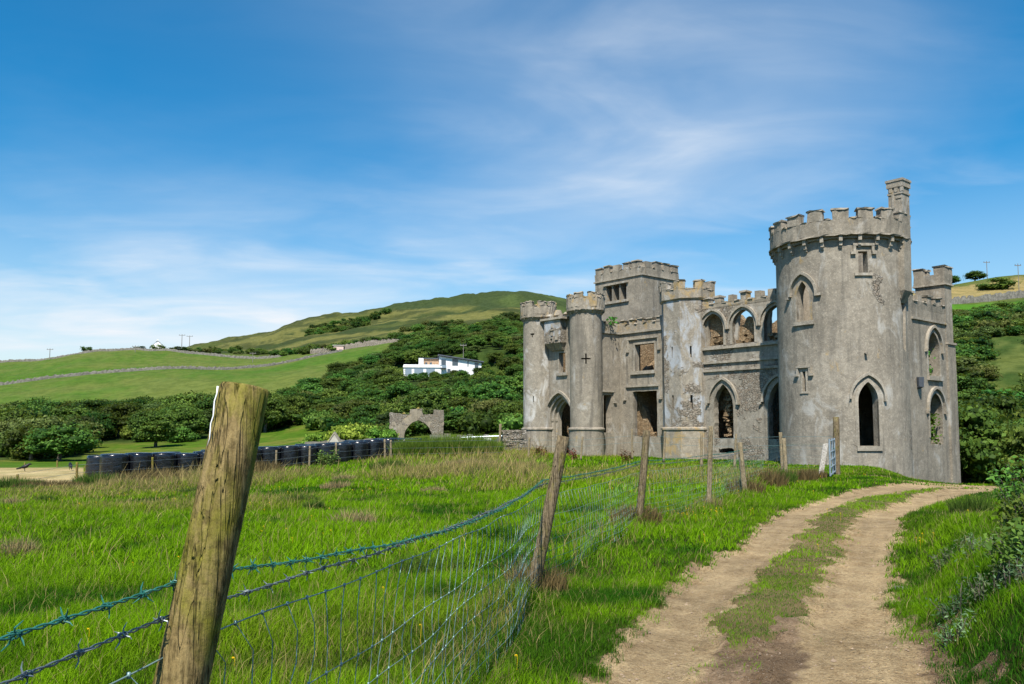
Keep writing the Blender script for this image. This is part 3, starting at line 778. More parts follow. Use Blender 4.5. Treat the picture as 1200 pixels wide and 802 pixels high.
# --- loggia front between octagonal turret and round tower
def loggia():
    ups = [arch_hole(-4.68, 6.9, 8.0, .80, 1.0), arch_hole(-2.40, 6.9, 8.0, .80, 1.0), arch_hole(-.12, 6.9, 8.0, .80, 1.0)]
    los = [ragged(arch_hole(-3.98, .95, 2.95, .72, 1.42), .025, .2), ragged(arch_hole(-.02, .95, 2.95, .72, 1.42), .025, .2)]
    hole = ragged(rect_hole(-4.45, -3.05, .02, .32), .06, .2)
    mb = MB(); slab(mb, rect_hole(-8.0, 2.4, ZB, 9.32), ups+los+[hole], 0, .45, PX)
    o = mb.build('loggia_wall', M['render_patch'], castle)
    for z, hh, d in ((6.64, .16, .17), (5.74, .14, .11), (5.22, .14, .11)):
        m = MB(); slab(m, [(-6.5, z), (2.4, z), (2.4, z+hh), (-6.5, z+hh)], [], -d, .03, PX); m.build('string_course', M['trim'], o)
    for k, cx in enumerate((-4.68, -2.40, -.12)):
        m = MB(); arch_band(m, cx, 8.0, 1.0, 1.18, .12, -.14, .03, PX, drop=.12, foot=.0); m.build('hood_mould', M['trim'], o)
        m = MB(); arch_band(m, cx, 8.0, .80, 1.0, .17, -.025, .16, PX, drop=1.1); m.build('arch_moulding', M['trim'], o)
        # broken inner tracery: a narrow lancet pier left standing on the left of each opening
        m = MB(); slab(m, ragged([(cx-.79, 6.9), (cx-.60, 6.9), (cx-.60, 7.5), (cx-.58, 8.3), (cx-.52, 8.75), (cx-.70, 8.5), (cx-.79, 8.1)], .012, .2), [], .28, .55, PX); m.build('tracery_stump', M['render'], o)
    for k, cx in enumerate((-3.98, -.02)):
        m = MB(); arch_band(m, cx, 3.2, 1.02, 1.5, .13, -.15, .03, PX, drop=.0, foot=.14); m.build('hood_mould', M['trim'], o)
        m = MB(); arch_band(m, cx, 2.95, .735, 1.44, .24, -.02, .3, PX, drop=3.2); m.build('door_surround', M['render'], o)
        m = MB(); slab(m, ragged(rect_hole(cx-.71, cx+.71, .5, .9), .02, .3), [], .12, .5, PX); m.build('blocking_wall', M['concrete'], o)
    m = MB(); cap = MB(); merlons(m, -6.6, 2.4, 9.32, 9.62, 10.14, -.01, .5, PX, .97, .46, -7.42-.0, capm=cap)
    p = m.build2('parapet', M['parapet'], cap, M['trim'], o)
loggia()

# --- octagonal turret
def octagon():
    c = (-7.07, .43); pts = [(c[0]+1.765*math.cos(R_(22.5+45*k)), c[1]+1.765*math.sin(R_(22.5+45*k))) for k in range(8)]
    o = empty('octagonal_turret', (0, 0, 0), 0, castle)
    # front and right-front faces carry arrow slits
    m = MB(); prism(m, polyring(pts, -.35), ZB, 10.1)
    for k in range(8):
        a, b = pts[k], pts[(k+1) % 8]; L = math.hypot(b[0]-a[0], b[1]-a[1]); ux, uy = (b[0]-a[0])/L, (b[1]-a[1])/L
        nx, ny = uy, -ux
        if nx*((a[0]+b[0])/2-c[0])+ny*((a[1]+b[1])/2-c[1]) < 0: nx, ny = -nx, -ny
        P = lambda q, d, z, a=a, ux=ux, uy=uy, nx=nx, ny=ny: (a[0]+ux*q-nx*d, a[1]+uy*q-ny*d, z)
        my = (a[1]+b[1])/2-c[1]; hs = []
        if my < -1: hs = [rect_hole(L/2-.075, L/2+.075, 2.85, 3.75), rect_hole(L/2-.06, L/2+.06, 6.2, 6.95)]
        elif my < -.5: hs = [rect_hole(L/2-.07, L/2+.07, 3.0, 3.75)]
        slab(m, rect_hole(0, L, ZB, 10.1), hs, 0, .33, P)
    m.build('shaft', M['render_white'], o)
    m = MB(); prism(m, polyring(pts, .10), ZB, 1.5, None); prism(m, polyring(pts, .17), 1.5, 1.6); prism(m, polyring(pts, .17), 1.6, 1.68, polyring(pts, .02)); m.build('plinth', M['parapet'], o)
    m = MB(); cap = MB()
    prism(m, polyring(pts, .04), 10.0, 10.1, polyring(pts, .14)); prism(m, polyring(pts, .14), 10.1, 10.7)
    out = polyring(pts, .14); inn = polyring(pts, -.28)
    for k in range(8):
        a, b = Vector(out[k]), Vector(out[(k+1) % 8]); ia, ib = Vector(inn[k]), Vector(inn[(k+1) % 8])
        for (t0, t1) in ((0, .27), (.73, 1)):
            q = [a.lerp(b, t0), a.lerp(b, t1), ia.lerp(ib, t1), ia.lerp(ib, t0)]; prism(m, q, 10.7, 11.2)
            cen = sum(q, Vector((0, 0)))/4; q2 = [cen+(v-cen)*1.16 for v in q]; prism(cap, q2, 11.2+k*.004, 11.28+k*.004)
        q = [a.lerp(b, .31), a.lerp(b, .69), ia.lerp(ib, .69), ia.lerp(ib, .31)]; cen = sum(q, Vector((0, 0)))/4
        prism(cap, [cen+(v-cen)*1.08 for v in q], 10.703, 10.77)
    p = m.build2('parapet', M['parapet'], cap, M['trim'], o)
octagon()

# --- hall wall between the turrets
def hall():
    up = rect_hole(-11.38, -9.58, 5.62, 7.5); lo = ragged(rect_hole(-11.62, -9.42, 1.0, 4.18), .02, .3)
    mb = MB(); slab(mb, rect_hole(-12.83, -7.6, ZB, 8.5), [up, lo], 0, .45, PX)
    o = mb.build('hall_wall', M['render'], castle)
    m = MB(); label_hood(m, -12.02, -9.12, 7.98, .85, PX); m.build('hood_mould', M['trim'], o)
    m = MB(); label_hood(m, -12.32, -9.05, 4.62, .9, PX); m.build('hood_mould', M['trim'], o)
    m = MB(); bx(m, -11.72, -9.52, -.14, .3, 5.38, 5.618, PX); m.build('window_sill', M['trim'], o)
    m = MB(); bx(m, -11.5, -11.382, -.02, .3, 5.62, 7.6, PX); bx(m, -9.578, -9.46, -.02, .3, 5.62, 7.6, PX); bx(m, -11.5, -9.46, -.025, .3, 7.502, 7.64, PX); m.build('window_surround', M['trim'], o)
    m = MB(); slab(m, [(-12.86, 8.34), (-8.0, 8.34), (-8.0, 8.5), (-12.86, 8.5)], [], -.12, .03, PX); m.build('string_course', M['trim'], o)
    m = MB(); cap = MB(); merlons(m, -12.83, -8.3, 8.5, 8.98, 9.38, -.01, .5, PX, .86, .34, -12.83, capm=cap)
    p = m.build2('parapet', M['parapet'], cap, M['trim'], o)
    # return wall toward the gatehouse, facing right
    P = PY(-12.83)
    mb = MB(); slab(mb, rect_hole(-3.0, -.002, ZB, 8.5), [ragged(rect_hole(-1.72, -.86, 1.3, 3.95), .02, .3)], 0, .6, P)
    r = mb.build('return_wall', M['render'], castle)
    m = MB(); label_hood(m, -2.05, -.6, 4.28, .75, P, y0=-.12); m.build('hood_mould', M['trim'], r)
    m = MB(); bx(m, -3.0, -.125, -.12, .03, 8.34, 8.5, P); m.build('string_course', M['trim'], r)
    m = MB(); cap = MB(); merlons(m, -3.0, -.002, 8.5, 8.98, 9.38, -.01, .5, P, .86, .34, -3.0, capm=cap)
    p = m.build2('parapet', M['parapet'], cap, M['trim'], r)
hall()

# --- gatehouse: two round turrets with the pointed doorway and oriel between
def turret(cx, cy, zt, nm, seed):
    R = 1.13; ref = R_(-105)-CROT-0; o = empty('round_turret', (0, 0, 0), 0, castle)
    camdir = math.atan2(-(cw(cx, cy))[1], -(cw(cx, cy))[0])-CROT
    ref = camdir; half = PI*R; m = MB(); holes = []
    if seed == 0:
        z = 6.38; w = .05
        holes = [[(-.33, z-w), (-w, z-w), (-w, z-.36), (w, z-.36), (w, z-w), (.33, z-w), (.33, z+w), (w, z+w), (w, z+.36), (-w, z+.36), (-w, z+w), (-.33, z+w)]]
    else:
        holes = [rect_hole(-.42, -.34, 3.5, 3.95), rect_hole(-.62, -.30, 8.48, 8.6), rect_hole(-.5, -.42, 8.3, 8.47)]
    slab(m, rect_hole(-half, half, 1.6, zt-.9), holes, 0, .35, PX)
    b = bend(m, R, (cx, cy), ref, R_(7.5)); b.build('shaft', M['render_streak' if seed else 'render'], o)
    m = MB(); m.lathe([(R+.13, ZB), (R+.10, 1.46), (R+.17, 1.49), (R+.17, 1.57), (R+.02, 1.66)], 48, cx, cy); m.build('plinth', M['render'], o)
    m = MB(); cap = MB()
    m.lathe([(R+.0, zt-1.5), (R+.015, zt-1.42), (R+.07, zt-1.36), (R+.10, zt-1.28), (R+.22, zt-1.20), (R+.22, zt-1.0), (R-.25, zt-1.0)], 48, cx, cy)
    round_battlement(m, cap, (cx, cy), R+.22, R-.15, zt-1.0, zt-.36, zt, 8, .64, ref+(.2 if seed else .39), .03)
    p = m.build2('parapet', M['parapet'], cap, M['parapet'], o)
    for k in range(20):
        g = ref+2*PI*k/20; m = MB(); m.tube([(cx+(R+.02)*math.cos(g), cy+(R+.02)*math.sin(g), zt-1.42), (cx+(R+.17)*math.cos(g), cy+(R+.17)*math.sin(g), zt-1.2)], [.04, .075], 5); m.build('corbel', M['render'], o)
    # fill so that no sky shows through the slits
    m = MB(); m.lathe([(R-.45, zt-2.5), (R-.45, zt-2.4)], 24, cx, cy); m.build('floor', M['inner'], o)
turret(-13.27, -3.0, 11.0, None, 0)
turret(-18.3, -3.0, 11.0, None, 1)
def gatehouse():
    a = arch_hole(-16.0, ZB+3.3, 2.3, 1.42, 1.85)
    win = rect_hole(-16.02, -15.32, 5.62, 7.06)
    mb = MB(); slab(mb, rect_hole(-18.2, -13.4, ZB, 9.55), [win, arch_hole(-16.0, -.3, 2.3, 1.36, 1.8)], 0, .4, PX)
    o = mb.build('gatehouse_wall', M['render'], castle)
    # stepped orders of the doorway: each order smaller and deeper
    for k, (aa, hh, d0, d1) in enumerate(((1.36, 1.80, .12, .46), (1.16, 1.62, .34, .70), (.97, 1.44, .58, .94))):
        m = MB(); arch_band(m, -16.0, 2.3, aa-.19, hh-.22, .20, d0, d1, PX, drop=2.6, n=12); m.build('doorway_order', M['trim'], o)
        for s in (-1, 1):
            x = -16.0+s*(aa-.06); m = MB(); m.tube([(x, d0-.03, -.3), (x, d0-.03, 2.1)], .055, 8); m.build('doorway_shaft', M['trim'], o)
            m = MB(); m.lathe([(.055, 2.02), (.10, 2.12), (.10, 2.26)], 8, x, d0-.03); m.build('capital', M['render'], o); m = MB(); m.lathe([(.085, .98), (.085, 1.06)], 8, x, d0-.03); m.build('shaft_ring', M['render'], o)
    m = MB(); arch_band(m, -16.0, 2.3, 1.40, 1.86, .14, -.13, .03, PX, drop=.02, foot=.0); m.build('hood_mould', M['trim'], o)
    m = MB(); bx(m, -16.22, -15.12, -.15, .3, 5.4, 5.618, PX); m.build('window_sill', M['trim'], o)
    m = MB(); bx(m, -16.14, -16.022, -.03, .3, 5.62, 7.2, PX); bx(m, -15.318, -15.2, -.03, .3, 5.62, 7.2, PX); m.build('window_surround', M['trim'], o)
    # projecting carved panel over the window
    orl = empty('carved_oriel', (0, 0, 0), 0, castle)
    m = MB(); prism(m, [(-16.95, -.62), (-15.25, -.62), (-15.25, .1), (-16.95, .1)], 7.75, 9.45)
    m.v = [(x, y-3.0, z) for x, y, z in m.v]; m.build('panel', M['render_white'], orl)
    m = MB(); prism(m, [(-16.75, -.15), (-15.45, -.15), (-15.45, .1), (-16.75, .1)], 7.25, 7.748, [(-16.9, -.58), (-15.3, -.58), (-15.3, .1), (-16.9, .1)])
    m.v = [(x, y-3.0, z) for x, y, z in m.v]; m.build('bracket', M['render'], orl)
    m = MB(); bx(m, -17.3, -14.9, -3.75, -2.9, 9.45, 9.6, PX); m.build('cornice', M['trim'], orl)
    m = MB()
    for (x, z, w, h) in ((-16.1, 9.02, .10, .3), (-16.1, 8.72, .42, .10), (-16.1, 8.42, .16, .26), (-16.3, 7.98, .10, .26), (-15.95, 7.98, .10, .26), (-16.12, 8.13, .34, .08), (-15.62, 8.3, .26, .7)):
        bx(m, x-w/2, x+w/2, -3.69, -3.55, z-h/2, z+h/2, PX)
    m.build('carving', M['trim'], orl)
    m = MB(); bx(m, -17.1, -14.6, -3.3, -2.85, 9.6, 9.85, PX)
    for x in (-16.9, -16.0, -15.0): m.tube([(x, -3.1, 9.8), (x, -3.1, 10.2-.25*abs(x+16))], [.38, .22], 7)
    m.build('crest', M['parapet'], orl)
    o.location.y = -3.0
    # side wall and back wall of the gate passage
    m = MB(); slab(m, ragged(rect_hole(-2.6, 3.0, ZB, 8.4), .05, .5), [], -.3, .3, lambda a_, d, z: (-18.3+d, a_, z)); m.build('side_wall', M['inner'], castle)
    m = MB(); slab(m, rect_hole(-18.0, -12.0, ZB, 8.3), [], 0.8, 1.3, PX); m.build('passage_wall', M['inner'], castle)
gatehouse()

# --- square back tower
def back_tower():
    x0, x1, y0, y1 = -19.15, -14.12, 4.0, 8.45; zt = 14.7
    o = empty('square_tower', (0, 0, 0), 0, castle)
    wins = [rect_hole(-17.92+k*.78, -17.30+k*.78, 11.72, 13.0) for k in range(3)]
    m = MB(); slab(m, rect_hole(x0, x1, 3.5, 13.5), wins, 0, .6, lambda a, d, z: (a, y0+d, z))
    slab(m, rect_hole(y0+.602, y1, 3.5, 13.5), [], 0, .6, PY(x1)); m.box(x0, x0+.6, y0+.602, y1, 3.5, 13.5); m.box(x0+.602, x1-.602, y1-.6, y1, 3.5, 13.5)
    m.build('shaft', M['render'], o)
    m = MB(); m.box(x0+.602, x1-.602, y0+.602, y1-.602, 10.6, 10.8); m.build('floor', M['inner'], o)
    P = lambda a, d, z: (a, y0+d, z)
    m = MB(); bx(m, -18.15, -15.5, -.16, .05, 13.02, 13.16, P); m.build('hood_mould', M['trim'], o)
    m = MB(); bx(m, -18.1, -15.45, -.15, .2, 11.52, 11.718, P); m.build('window_sill', M['trim'], o)
    m = MB(); slab(m, rect_hole(-17.8, -17.0, 10.1, 10.4), [], -.02, .1, P); m.build('stain_ledge', M['render'], o)
    m = MB(); m.box(x0-.1, x1+.1, y0-.1, y1+.1, 13.42, 13.52); m.build('string_course', M['trim'], o)
    m = MB(); cap = MB()
    merlons(m, x0, x1, 13.52, 14.08, zt, y0-.02, y0+.42, PX, 1.0, .3, x0, capo=.06, capm=cap)
    merlons(m, y0+.422, y1, 13.52, 14.08, zt, -.02, .42, PY(x1), 1.08, .3, y0+.422, capo=.06, capm=cap)
    merlons(m, x0+.4, x1-.44, 13.52, 14.08, zt, y1-.42, y1, PX, 1.0, .3, x0, capo=.0, capm=cap)
    m.box(x0, x0+.42, y0+.422, y1-.422, 13.52, zt-.05)
    p = m.build2('parapet', M['render'], cap, M['parapet'], o)
back_tower()

# --- right side wall and its corner turret
def right_side():
    xr = 7.78; P = PY(xr)
    up = arch_hole(2.85, 4.44, 5.85, .72, 1.02); lo = arch_hole(2.86, .72, 2.5, .80, 1.0)
    mb = MB(); slab(mb, rect_hole(-.4, 4.5, ZB-1.5, 8.0), [up, lo], 0, .7, P)
    o = mb.build('side_range_wall', M['render'], castle)
    m = MB(); bx(m, .3, 4.498, -.1, .03, 7.40, 7.52, P); m.build('string_course', M['trim'], o)
    for cz, a, h in ((5.85, .72, 1.02), (2.5, .80, 1.0)):
        m = MB(); arch_band(m, 2.86, cz+.12, a+.2, h+.12, .12, -.14, .03, P, drop=.1, foot=.1); m.build('hood_mould', M['trim'], o)
        m = MB(); arch_band(m, 2.86, cz, a, h, .13, -.03, .2, P, drop=1.4); m.build('window_surround', M['trim'], o)
    m = MB(); bx(m, 1.95, 3.75, -.14, .2, 4.2, 4.438, P); m.build('window_sill', M['trim'], o)
    m = MB(); m.tube([(xr+.02, .75, 3.75), (xr+.16, .75, 3.8), (xr+.16, .75, 4.3)], [.10, .16, .19], 8); m.build('rain_hopper', M['slate'], o)
    m = MB(); cap = MB(); merlons(m, -.1, 4.498, 8.0, 8.40, 8.86, -.01, .45, P, 1.15, .5, -.1, capm=cap)
    p = m.build2('parapet', M['render'], cap, M['trim'], o)
    t = empty('corner_turret', (0, 0, 0), 0, castle)
    x0, x1, y0, y1 = 6.2, 7.82, 4.5, 5.42
    m = MB(); m.box(x0, x1, y0, y1, 6.42, 9.75); m.box(x0, x1+.07, y0-.03, y1+.07, ZB-1.5, 6.30); m.build('shaft', M['render'], t)
    m = MB(); m.box(x0-.05, x1+.14, y0-.06, y1+.12, 6.30, 6.42); m.box(x0-.1, x1+.1, y0-.1, y1+.1, 9.70, 9.80); m.build('string_course', M['trim'], t)
    m = MB(); cap = MB(); m.box(x0-.05, x1+.05, y0-.05, y1+.05, 9.8, 10.32)
    for (a0, a1, b0, b1) in ((x0-.05, x0+.45, y0-.05, y0+.3), (x1-.55, x1+.05, y0-.05, y0+.45), (x1-.3, x1+.05, y1-.42, y1+.05), (x0-.05, x0+.45, y1-.3, y1+.05), (x0-.05, x0+.3, y0+.302, y0+.5)):
        m.box(a0, a1, b0, b1, 10.32, 10.72); cap.box(a0-.04, a1+.05, b0-.05, b1+.05, 10.72, 10.80)
    p = m.build2('parapet', M['render'], cap, M['trim'], t)
right_side()

# --- broken inner walls seen through the openings
def inner_wall(name, pts, holes, y0, y1, P, mat='inner'):
    m = MB(); slab(m, pts, holes, y0, y1, P); return m.build(name, M[mat], castle)
def skyline(x0, x1, fn, step=.28):
    xs = np.arange(x0, x1+.01, step); return [(x0, ZB), (x1, ZB)]+[(float(x), fn(float(x))+random.uniform(-.16, .16)) for x in xs[::-1]]
inner_wall('inner_wall', skyline(-8.2, 3.0, lambda x: 9.0+.8*math.sin(x*1.1+2.6)-1.2*max(0, x+1.2)*.6),
           [ragged(rect_hole(-4.35, -3.5, .6, 3.4), .08, .25), ragged(rect_hole(-3.0, -1.9, 4.4, 6.6), .1, .25), ragged(rect_hole(-.9, .1, .4, 3.0), .08, .25)], 4.2, 4.8, PX)
inner_wall('inner_wall', skyline(-14, -7.5, lambda x: 8.6+.5*math.sin(x*1.6)),
           [ragged(rect_hole(-11.2, -9.9, 1.2, 4.0), .1, .25), ragged(rect_hole(-9.4, -8.8, 5.2, 6.9), .08, .25)], 3.4, 3.999, PX)
inner_wall('cross_wall', skyline(.72, 4.18, lambda x: 5.2+.9*x), [], -.3, .3, lambda a, d, z: (-5.9+d, a, z))
inner_wall('cross_wall', skyline(.72, 4.18, lambda x: 8.4-.7*x), [], -.3, .3, lambda a, d, z: (-2.0+d, a, z))
inner_wall('cross_wall', skyline(.72, 3.38, lambda x: 4.4+.8*x), [], -.25, .25, lambda a, d, z: (-11.9+d, a, z))
inner_wall('inner_wall', skyline(1.5, 5.7, lambda x: 7.6), [ragged(rect_hole(2.4, 3.2, 4.8, 6.6), .08, .25)], 2.4, 2.9, PY(7.78))
inner_wall('rear_wall', skyline(-14, 4.6, lambda x: 6.0+1.2*math.sin(x*.7)), [ragged(rect_hole(-4, -2.5, .5, 3.5), .1, .25), ragged(rect_hole(0, 1.2, 2.8, 5.5), .1, .25)], 10.4, 11.1, PX)
for (x0_, x1_, z_) in ((-12.2, -7.7, 4.75), (-5.5, -.9, 5.6)):
    m = MB(); m.box(x0_, x1_, .72 if x0_ < -7 else 1.9, 3.38 if x0_ < -7 else 4.18, z_, z_+.35, .0); m.build('floor', M['inner'], castle)  # slabs added behind hall and loggia to darken the lower openings
# fallen rubble lying in the openings
def rubble_pile(x0, x1, y, z0, z1, n, name='rubble'):
    m = MB()
    for i in range(n):
        k = random.random(); x = random.uniform(x0, x1); z = z0+(z1-z0)*k; s = random.uniform(.08, .22)
        m.box(x-s, x+s, y+random.uniform(-.2, .3), y+random.uniform(.35, .6), z, z+s*1.1, jit=.05)
    return m.build(name, M['inner'], castle)
for cx in (-4.68, -2.4, -.1): rubble_pile(cx-.7, cx+.78, .35, 6.88, 7.25, 14)
rubble_pile(-4.45, -4.0, .8, .3, 3.9, 70)
inner_wall('broken_wall', [(-5.4, 2.7)]+[(-3.9, 3.0)]+[(x_, 4.5+random.uniform(-.3, .3)) for x_ in (-3.9, -4.2, -4.5, -4.8, -5.1, -5.4)], [], 1.2, 1.6, PX)
inner_wall('broken_wall', skyline(-5.75, -3.9, lambda x: 9.1, .2)[2:]+[(-5.75, 6.6), (-3.9, 6.6)], [ragged(rect_hole(-5.0, -4.4, 7.0, 7.6), .12, .15), ragged(rect_hole(-5.5, -5.2, 7.2, 8.4), .04, .15)], .46, .9, PX)
inner_wall('broken_wall', skyline(-3.35, -1.6, lambda x: 8.6-.8*abs(x+2.2), .18)[2:]+[(-3.35, 6.6), (-1.6, 6.6)], [ragged(rect_hole(-2.7, -2.1, 7.15, 7.45), .08, .15)], .46, .9, PX)
inner_wall('broken_wall', skyline(-1.0, .9, lambda x: 7.4+.2*math.sin(x*3), .18)[2:]+[(-1.0, 6.6), (.9, 6.6)], [], .46, .9, PX)
inner_wall('broken_wall', [(-11.4, .2), (-10.5, .2), (-11.0, 1.6), (-11.3, 2.9), (-11.7, 3.3), (-11.9, 3.2), (-11.8, 2.2)], [], 1.0, 1.35, PX); rubble_pile(-11.5, -9.5, .9, .2, 1.2, 24)
# ------------------------------------------------------------------ trees and shrubs
def leaf_quads(cen, nrm, size, rng, C, asp=.62):
    n = len(cen); up = rng.normal(size=(n, 3)); a = np.cross(nrm, up); a /= np.linalg.norm(a, axis=1)[:, None]+1e-9
    b = np.cross(nrm, a); s = size[:, None]
    v = np.stack([cen-a*s*.5, cen+b*s*.5*asp, cen+a*s*.5, cen-b*s*.5*asp], 1).reshape(-1, 3)
    return v, np.repeat(C, 4, 0)
def crown(name, seed, R, H, zc, ncl, nleaf, ls, pal, flat=.75, lean=(0, 0), core=True):
    """crown of many leaves gathered in uneven clumps over a dark inner mass"""
    rng = np.random.default_rng(seed); Vs = []; Cs = []
    cl = []
    for i in range(ncl):
        while True:
            p = rng.uniform(-1, 1, 3); l = np.linalg.norm(p)
            if .35 < l < 1 and p[2] > -.55: break
        p = p/l*l**.45*.8; cl.append((p*np.array((R, R, H/2))+np.array((lean[0]*max(p[2], 0), lean[1]*max(p[2], 0), zc)), R*rng.uniform(.24, .42)))
    pal = np.array(pal)
    for c, r in cl:
        d = rng.normal(size=(nleaf, 3)); d /= np.linalg.norm(d, axis=1)[:, None]
        d[:, 2] = np.abs(d[:, 2])*np.where(rng.uniform(0, 1, nleaf) < .78, 1, -1)
        rad = r*rng.uniform(.72, 1.12, nleaf)[:, None]*(1+.25*rng.normal(size=(nleaf, 1)))
        pos = c+d*rad*np.array((1.1, 1.1, flat))
        nr = d+rng.normal(size=d.shape)*.55; nr /= np.linalg.norm(nr, axis=1)[:, None]
        k = rng.uniform(0, 1); base = pal[0]*(1-k)+pal[1]*k
        col = base*rng.uniform(.7, 1.3, (nleaf, 1))
        v, cc = leaf_quads(pos, nr, ls*rng.uniform(.6, 1.3, nleaf), rng, col); Vs.append(v); Cs.append(cc)
    V = np.concatenate(Vs); C = np.concatenate(Cs); nq = len(V)//4
    lp = np.arange(nq*4); st = np.arange(nq)*4; tt = np.full(nq, 4)
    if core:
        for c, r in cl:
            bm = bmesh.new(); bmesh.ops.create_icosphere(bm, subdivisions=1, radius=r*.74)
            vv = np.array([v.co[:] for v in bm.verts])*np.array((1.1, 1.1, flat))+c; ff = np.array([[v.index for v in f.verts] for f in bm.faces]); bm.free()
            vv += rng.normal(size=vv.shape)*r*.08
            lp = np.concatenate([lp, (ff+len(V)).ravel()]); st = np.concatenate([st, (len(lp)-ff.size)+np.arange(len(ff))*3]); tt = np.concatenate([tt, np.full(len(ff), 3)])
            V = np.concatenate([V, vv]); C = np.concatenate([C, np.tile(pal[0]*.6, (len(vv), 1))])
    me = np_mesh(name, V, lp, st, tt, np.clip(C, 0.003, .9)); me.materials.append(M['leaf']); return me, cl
def trunk_mesh(name, seed, H, cl, r0, n=4, leanx=0):
    rng = np.random.default_rng(seed); m = MB()
    top = Vector((leanx*H*.4, 0, H*.62)); pts = [Vector((0, 0, -.5)), Vector((rng.uniform(-.1, .1), rng.uniform(-.1, .1), H*.2)), Vector((leanx*H*.2+rng.uniform(-.2, .2), rng.uniform(-.2, .2), H*.42)), top]
    m.tube(pts, [r0*1.3, r0, r0*.8, r0*.4], 8)
    for c, r in cl[:n*2]:
        q = Vector(c); s = pts[1].lerp(pts[3], rng.uniform(.15, .8)); mid = s.lerp(q, .5)+Vector((rng.uniform(-.2, .2), rng.uniform(-.2, .2), .15))
        m.tube([s, mid, q], [r0*.42, r0*.28, r0*.1], 6)
    me = bpy.data.meshes.new(name); me.from_pydata(m.v, [], m.f); me.materials.append(M['bark']); me.polygons.foreach_set('use_smooth', [True]*len(me.polygons)); return me
DK = ((.026, .060, .011), (.062, .120, .019)); MD = ((.042, .088, .014), (.092, .160, .026)); LT = ((.075, .14, .016), (.16, .24, .03)); OL = ((.045, .068, .016), (.085, .11, .030))
PROTO = []
for k, (pal, R, H, zc, lean) in enumerate(((DK, 3.0, 4.8, 2.9, (.8, 0)), (MD, 3.3, 4.4, 2.7, (.6, .2)), (DK, 2.9, 5.2, 3.1, (.5, -.2)), (OL, 3.0, 4.2, 2.5, (.9, 0)), (MD, 2.8, 5.0, 3.0, (.4, .1)))):
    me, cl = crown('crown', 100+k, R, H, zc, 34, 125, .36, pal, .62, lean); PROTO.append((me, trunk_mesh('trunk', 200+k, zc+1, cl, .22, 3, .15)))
BUSH = []
for k, (pal, R, H, zc) in enumerate(((DK, 1.9, 2.4, 1.0), (MD, 2.0, 2.0, .8), (LT, 1.9, 2.0, .8), (OL, 2.1, 1.9, .7))):
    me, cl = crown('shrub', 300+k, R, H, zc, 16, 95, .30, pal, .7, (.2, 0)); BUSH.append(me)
def put_tree(name, k, x, y, s, label, cat, group, sz=None, parts=True, rz=None):
    z = gz(x, y); c, t = PROTO[k % len(PROTO)]
    e = bpy.data.objects.new(name, None); COL.objects.link(e); e.empty_display_size = .3
    e.location = (x, y, z-.1); e.scale = (s, s, s*(sz or 1)); e.rotation_euler = (0, 0, random.uniform(-.7, .7) if rz is None else rz)
    for nm, me in (('crown', c), ('trunk', t)):
        o = bpy.data.objects.new(nm, me); COL.objects.link(o); o.parent = e
    return tag(e, label, cat, group)
def put_bush(name, k, x, y, s, label, cat, group, sz=1, dz=0):
    o = bpy.data.objects.new(name, BUSH[k]); COL.objects.link(o)
    o.location = (x, y, gz(x, y)-.15*s+dz); o.scale = (s*random.uniform(.9, 1.15), s*random.uniform(.9, 1.15), s*sz*random.uniform(.85, 1.15)); o.rotation_euler = (0, 0, random.uniform(0, 6.28))
    return tag(o, label, cat, group)
def scatter(fn, px0, px1, y0, y1, spacing, maxn, rng, tries=9000):
    pts = []
    for _ in range(tries):
        px = rng.uniform(px0, px1); Y = math.sqrt(rng.uniform(y0*y0, y1*y1))
        s = fn(px, Y)
        if s <= 0: continue
        x = xat(px, Y); d = spacing*s
        if all((x-a)**2+(Y-b)**2 > (d*.5+e*.5)**2 for a, b, _, e in pts):
            pts.append((x, Y, s, d))
            if len(pts) >= maxn: break
    return pts
rng = np.random.default_rng(11)
# two recognisable trees in front of the grove
put_tree('spreading_tree', 1, xat(70, 79), 79, .92, 'low spreading tree on two trunks at the near left edge of the grove', 'tree', None, .80, rz=.2)
put_tree('spreading_tree', 0, xat(38, 81), 81, .85, 'dark low tree beside the spreading tree at the far left edge of the grove', 'tree', None, .8, rz=1.2)
put_tree('meadow_tree', 4, xat(183, 112), 112, .98, 'round crowned tree on short trunks standing out on the meadow before the grove', 'tree', None, .92, rz=.5)
put_tree('meadow_tree', 2, xat(311, 131), 131, 1.12, 'dark tree just right of the leaning foreground post, its shade on the meadow', 'tree', None, .9, rz=.1)
def grove(px, Y):
    if px < 20: lo = 84
    elif px < 100: lo = 86+max(0, px-80)*1.5
    elif px < 165: lo = 128
    elif px < 225: lo = 122
    else: lo = 134
    hi = 178-max(0, abs(px-110)-90)*.12
    return rng.uniform(.85, 1.2) if lo < Y < hi else 0
for i, (x, Y, s, d) in enumerate(scatter(grove, -25, 352, 84, 182, 4.6, 140, rng)):
    put_tree('grove_tree', int(rng.integers(0, 5)), x, Y, s*1.0, 'dark rounded tree packed in the grove at the left of the meadow', 'tree', 'trees of the grove on the left', rng.uniform(.85, 1.05))
def wood(px, Y):
    lo = np.interp(px, [345, 360, 400, 450, 520, 640], [150, 135, 118, 103, 97, 90])
    hi = np.interp(px, [345, 372, 430, 500, 560, 640], [185, 205, 240, 320, 345, 350])
    if not lo < Y < hi: return 0
    if 460 < px < 582 and 190 < Y < 228: return 0
    if 462 < px < 590 and 150 < Y <= 190: return rng.uniform(.36, .50)
    if 566 < px < 620 and 200 < Y < 225 : return 0
    if 425 < px < 452 and 150 < Y < 170: return 0
    return rng.uniform(.75, 1.15)
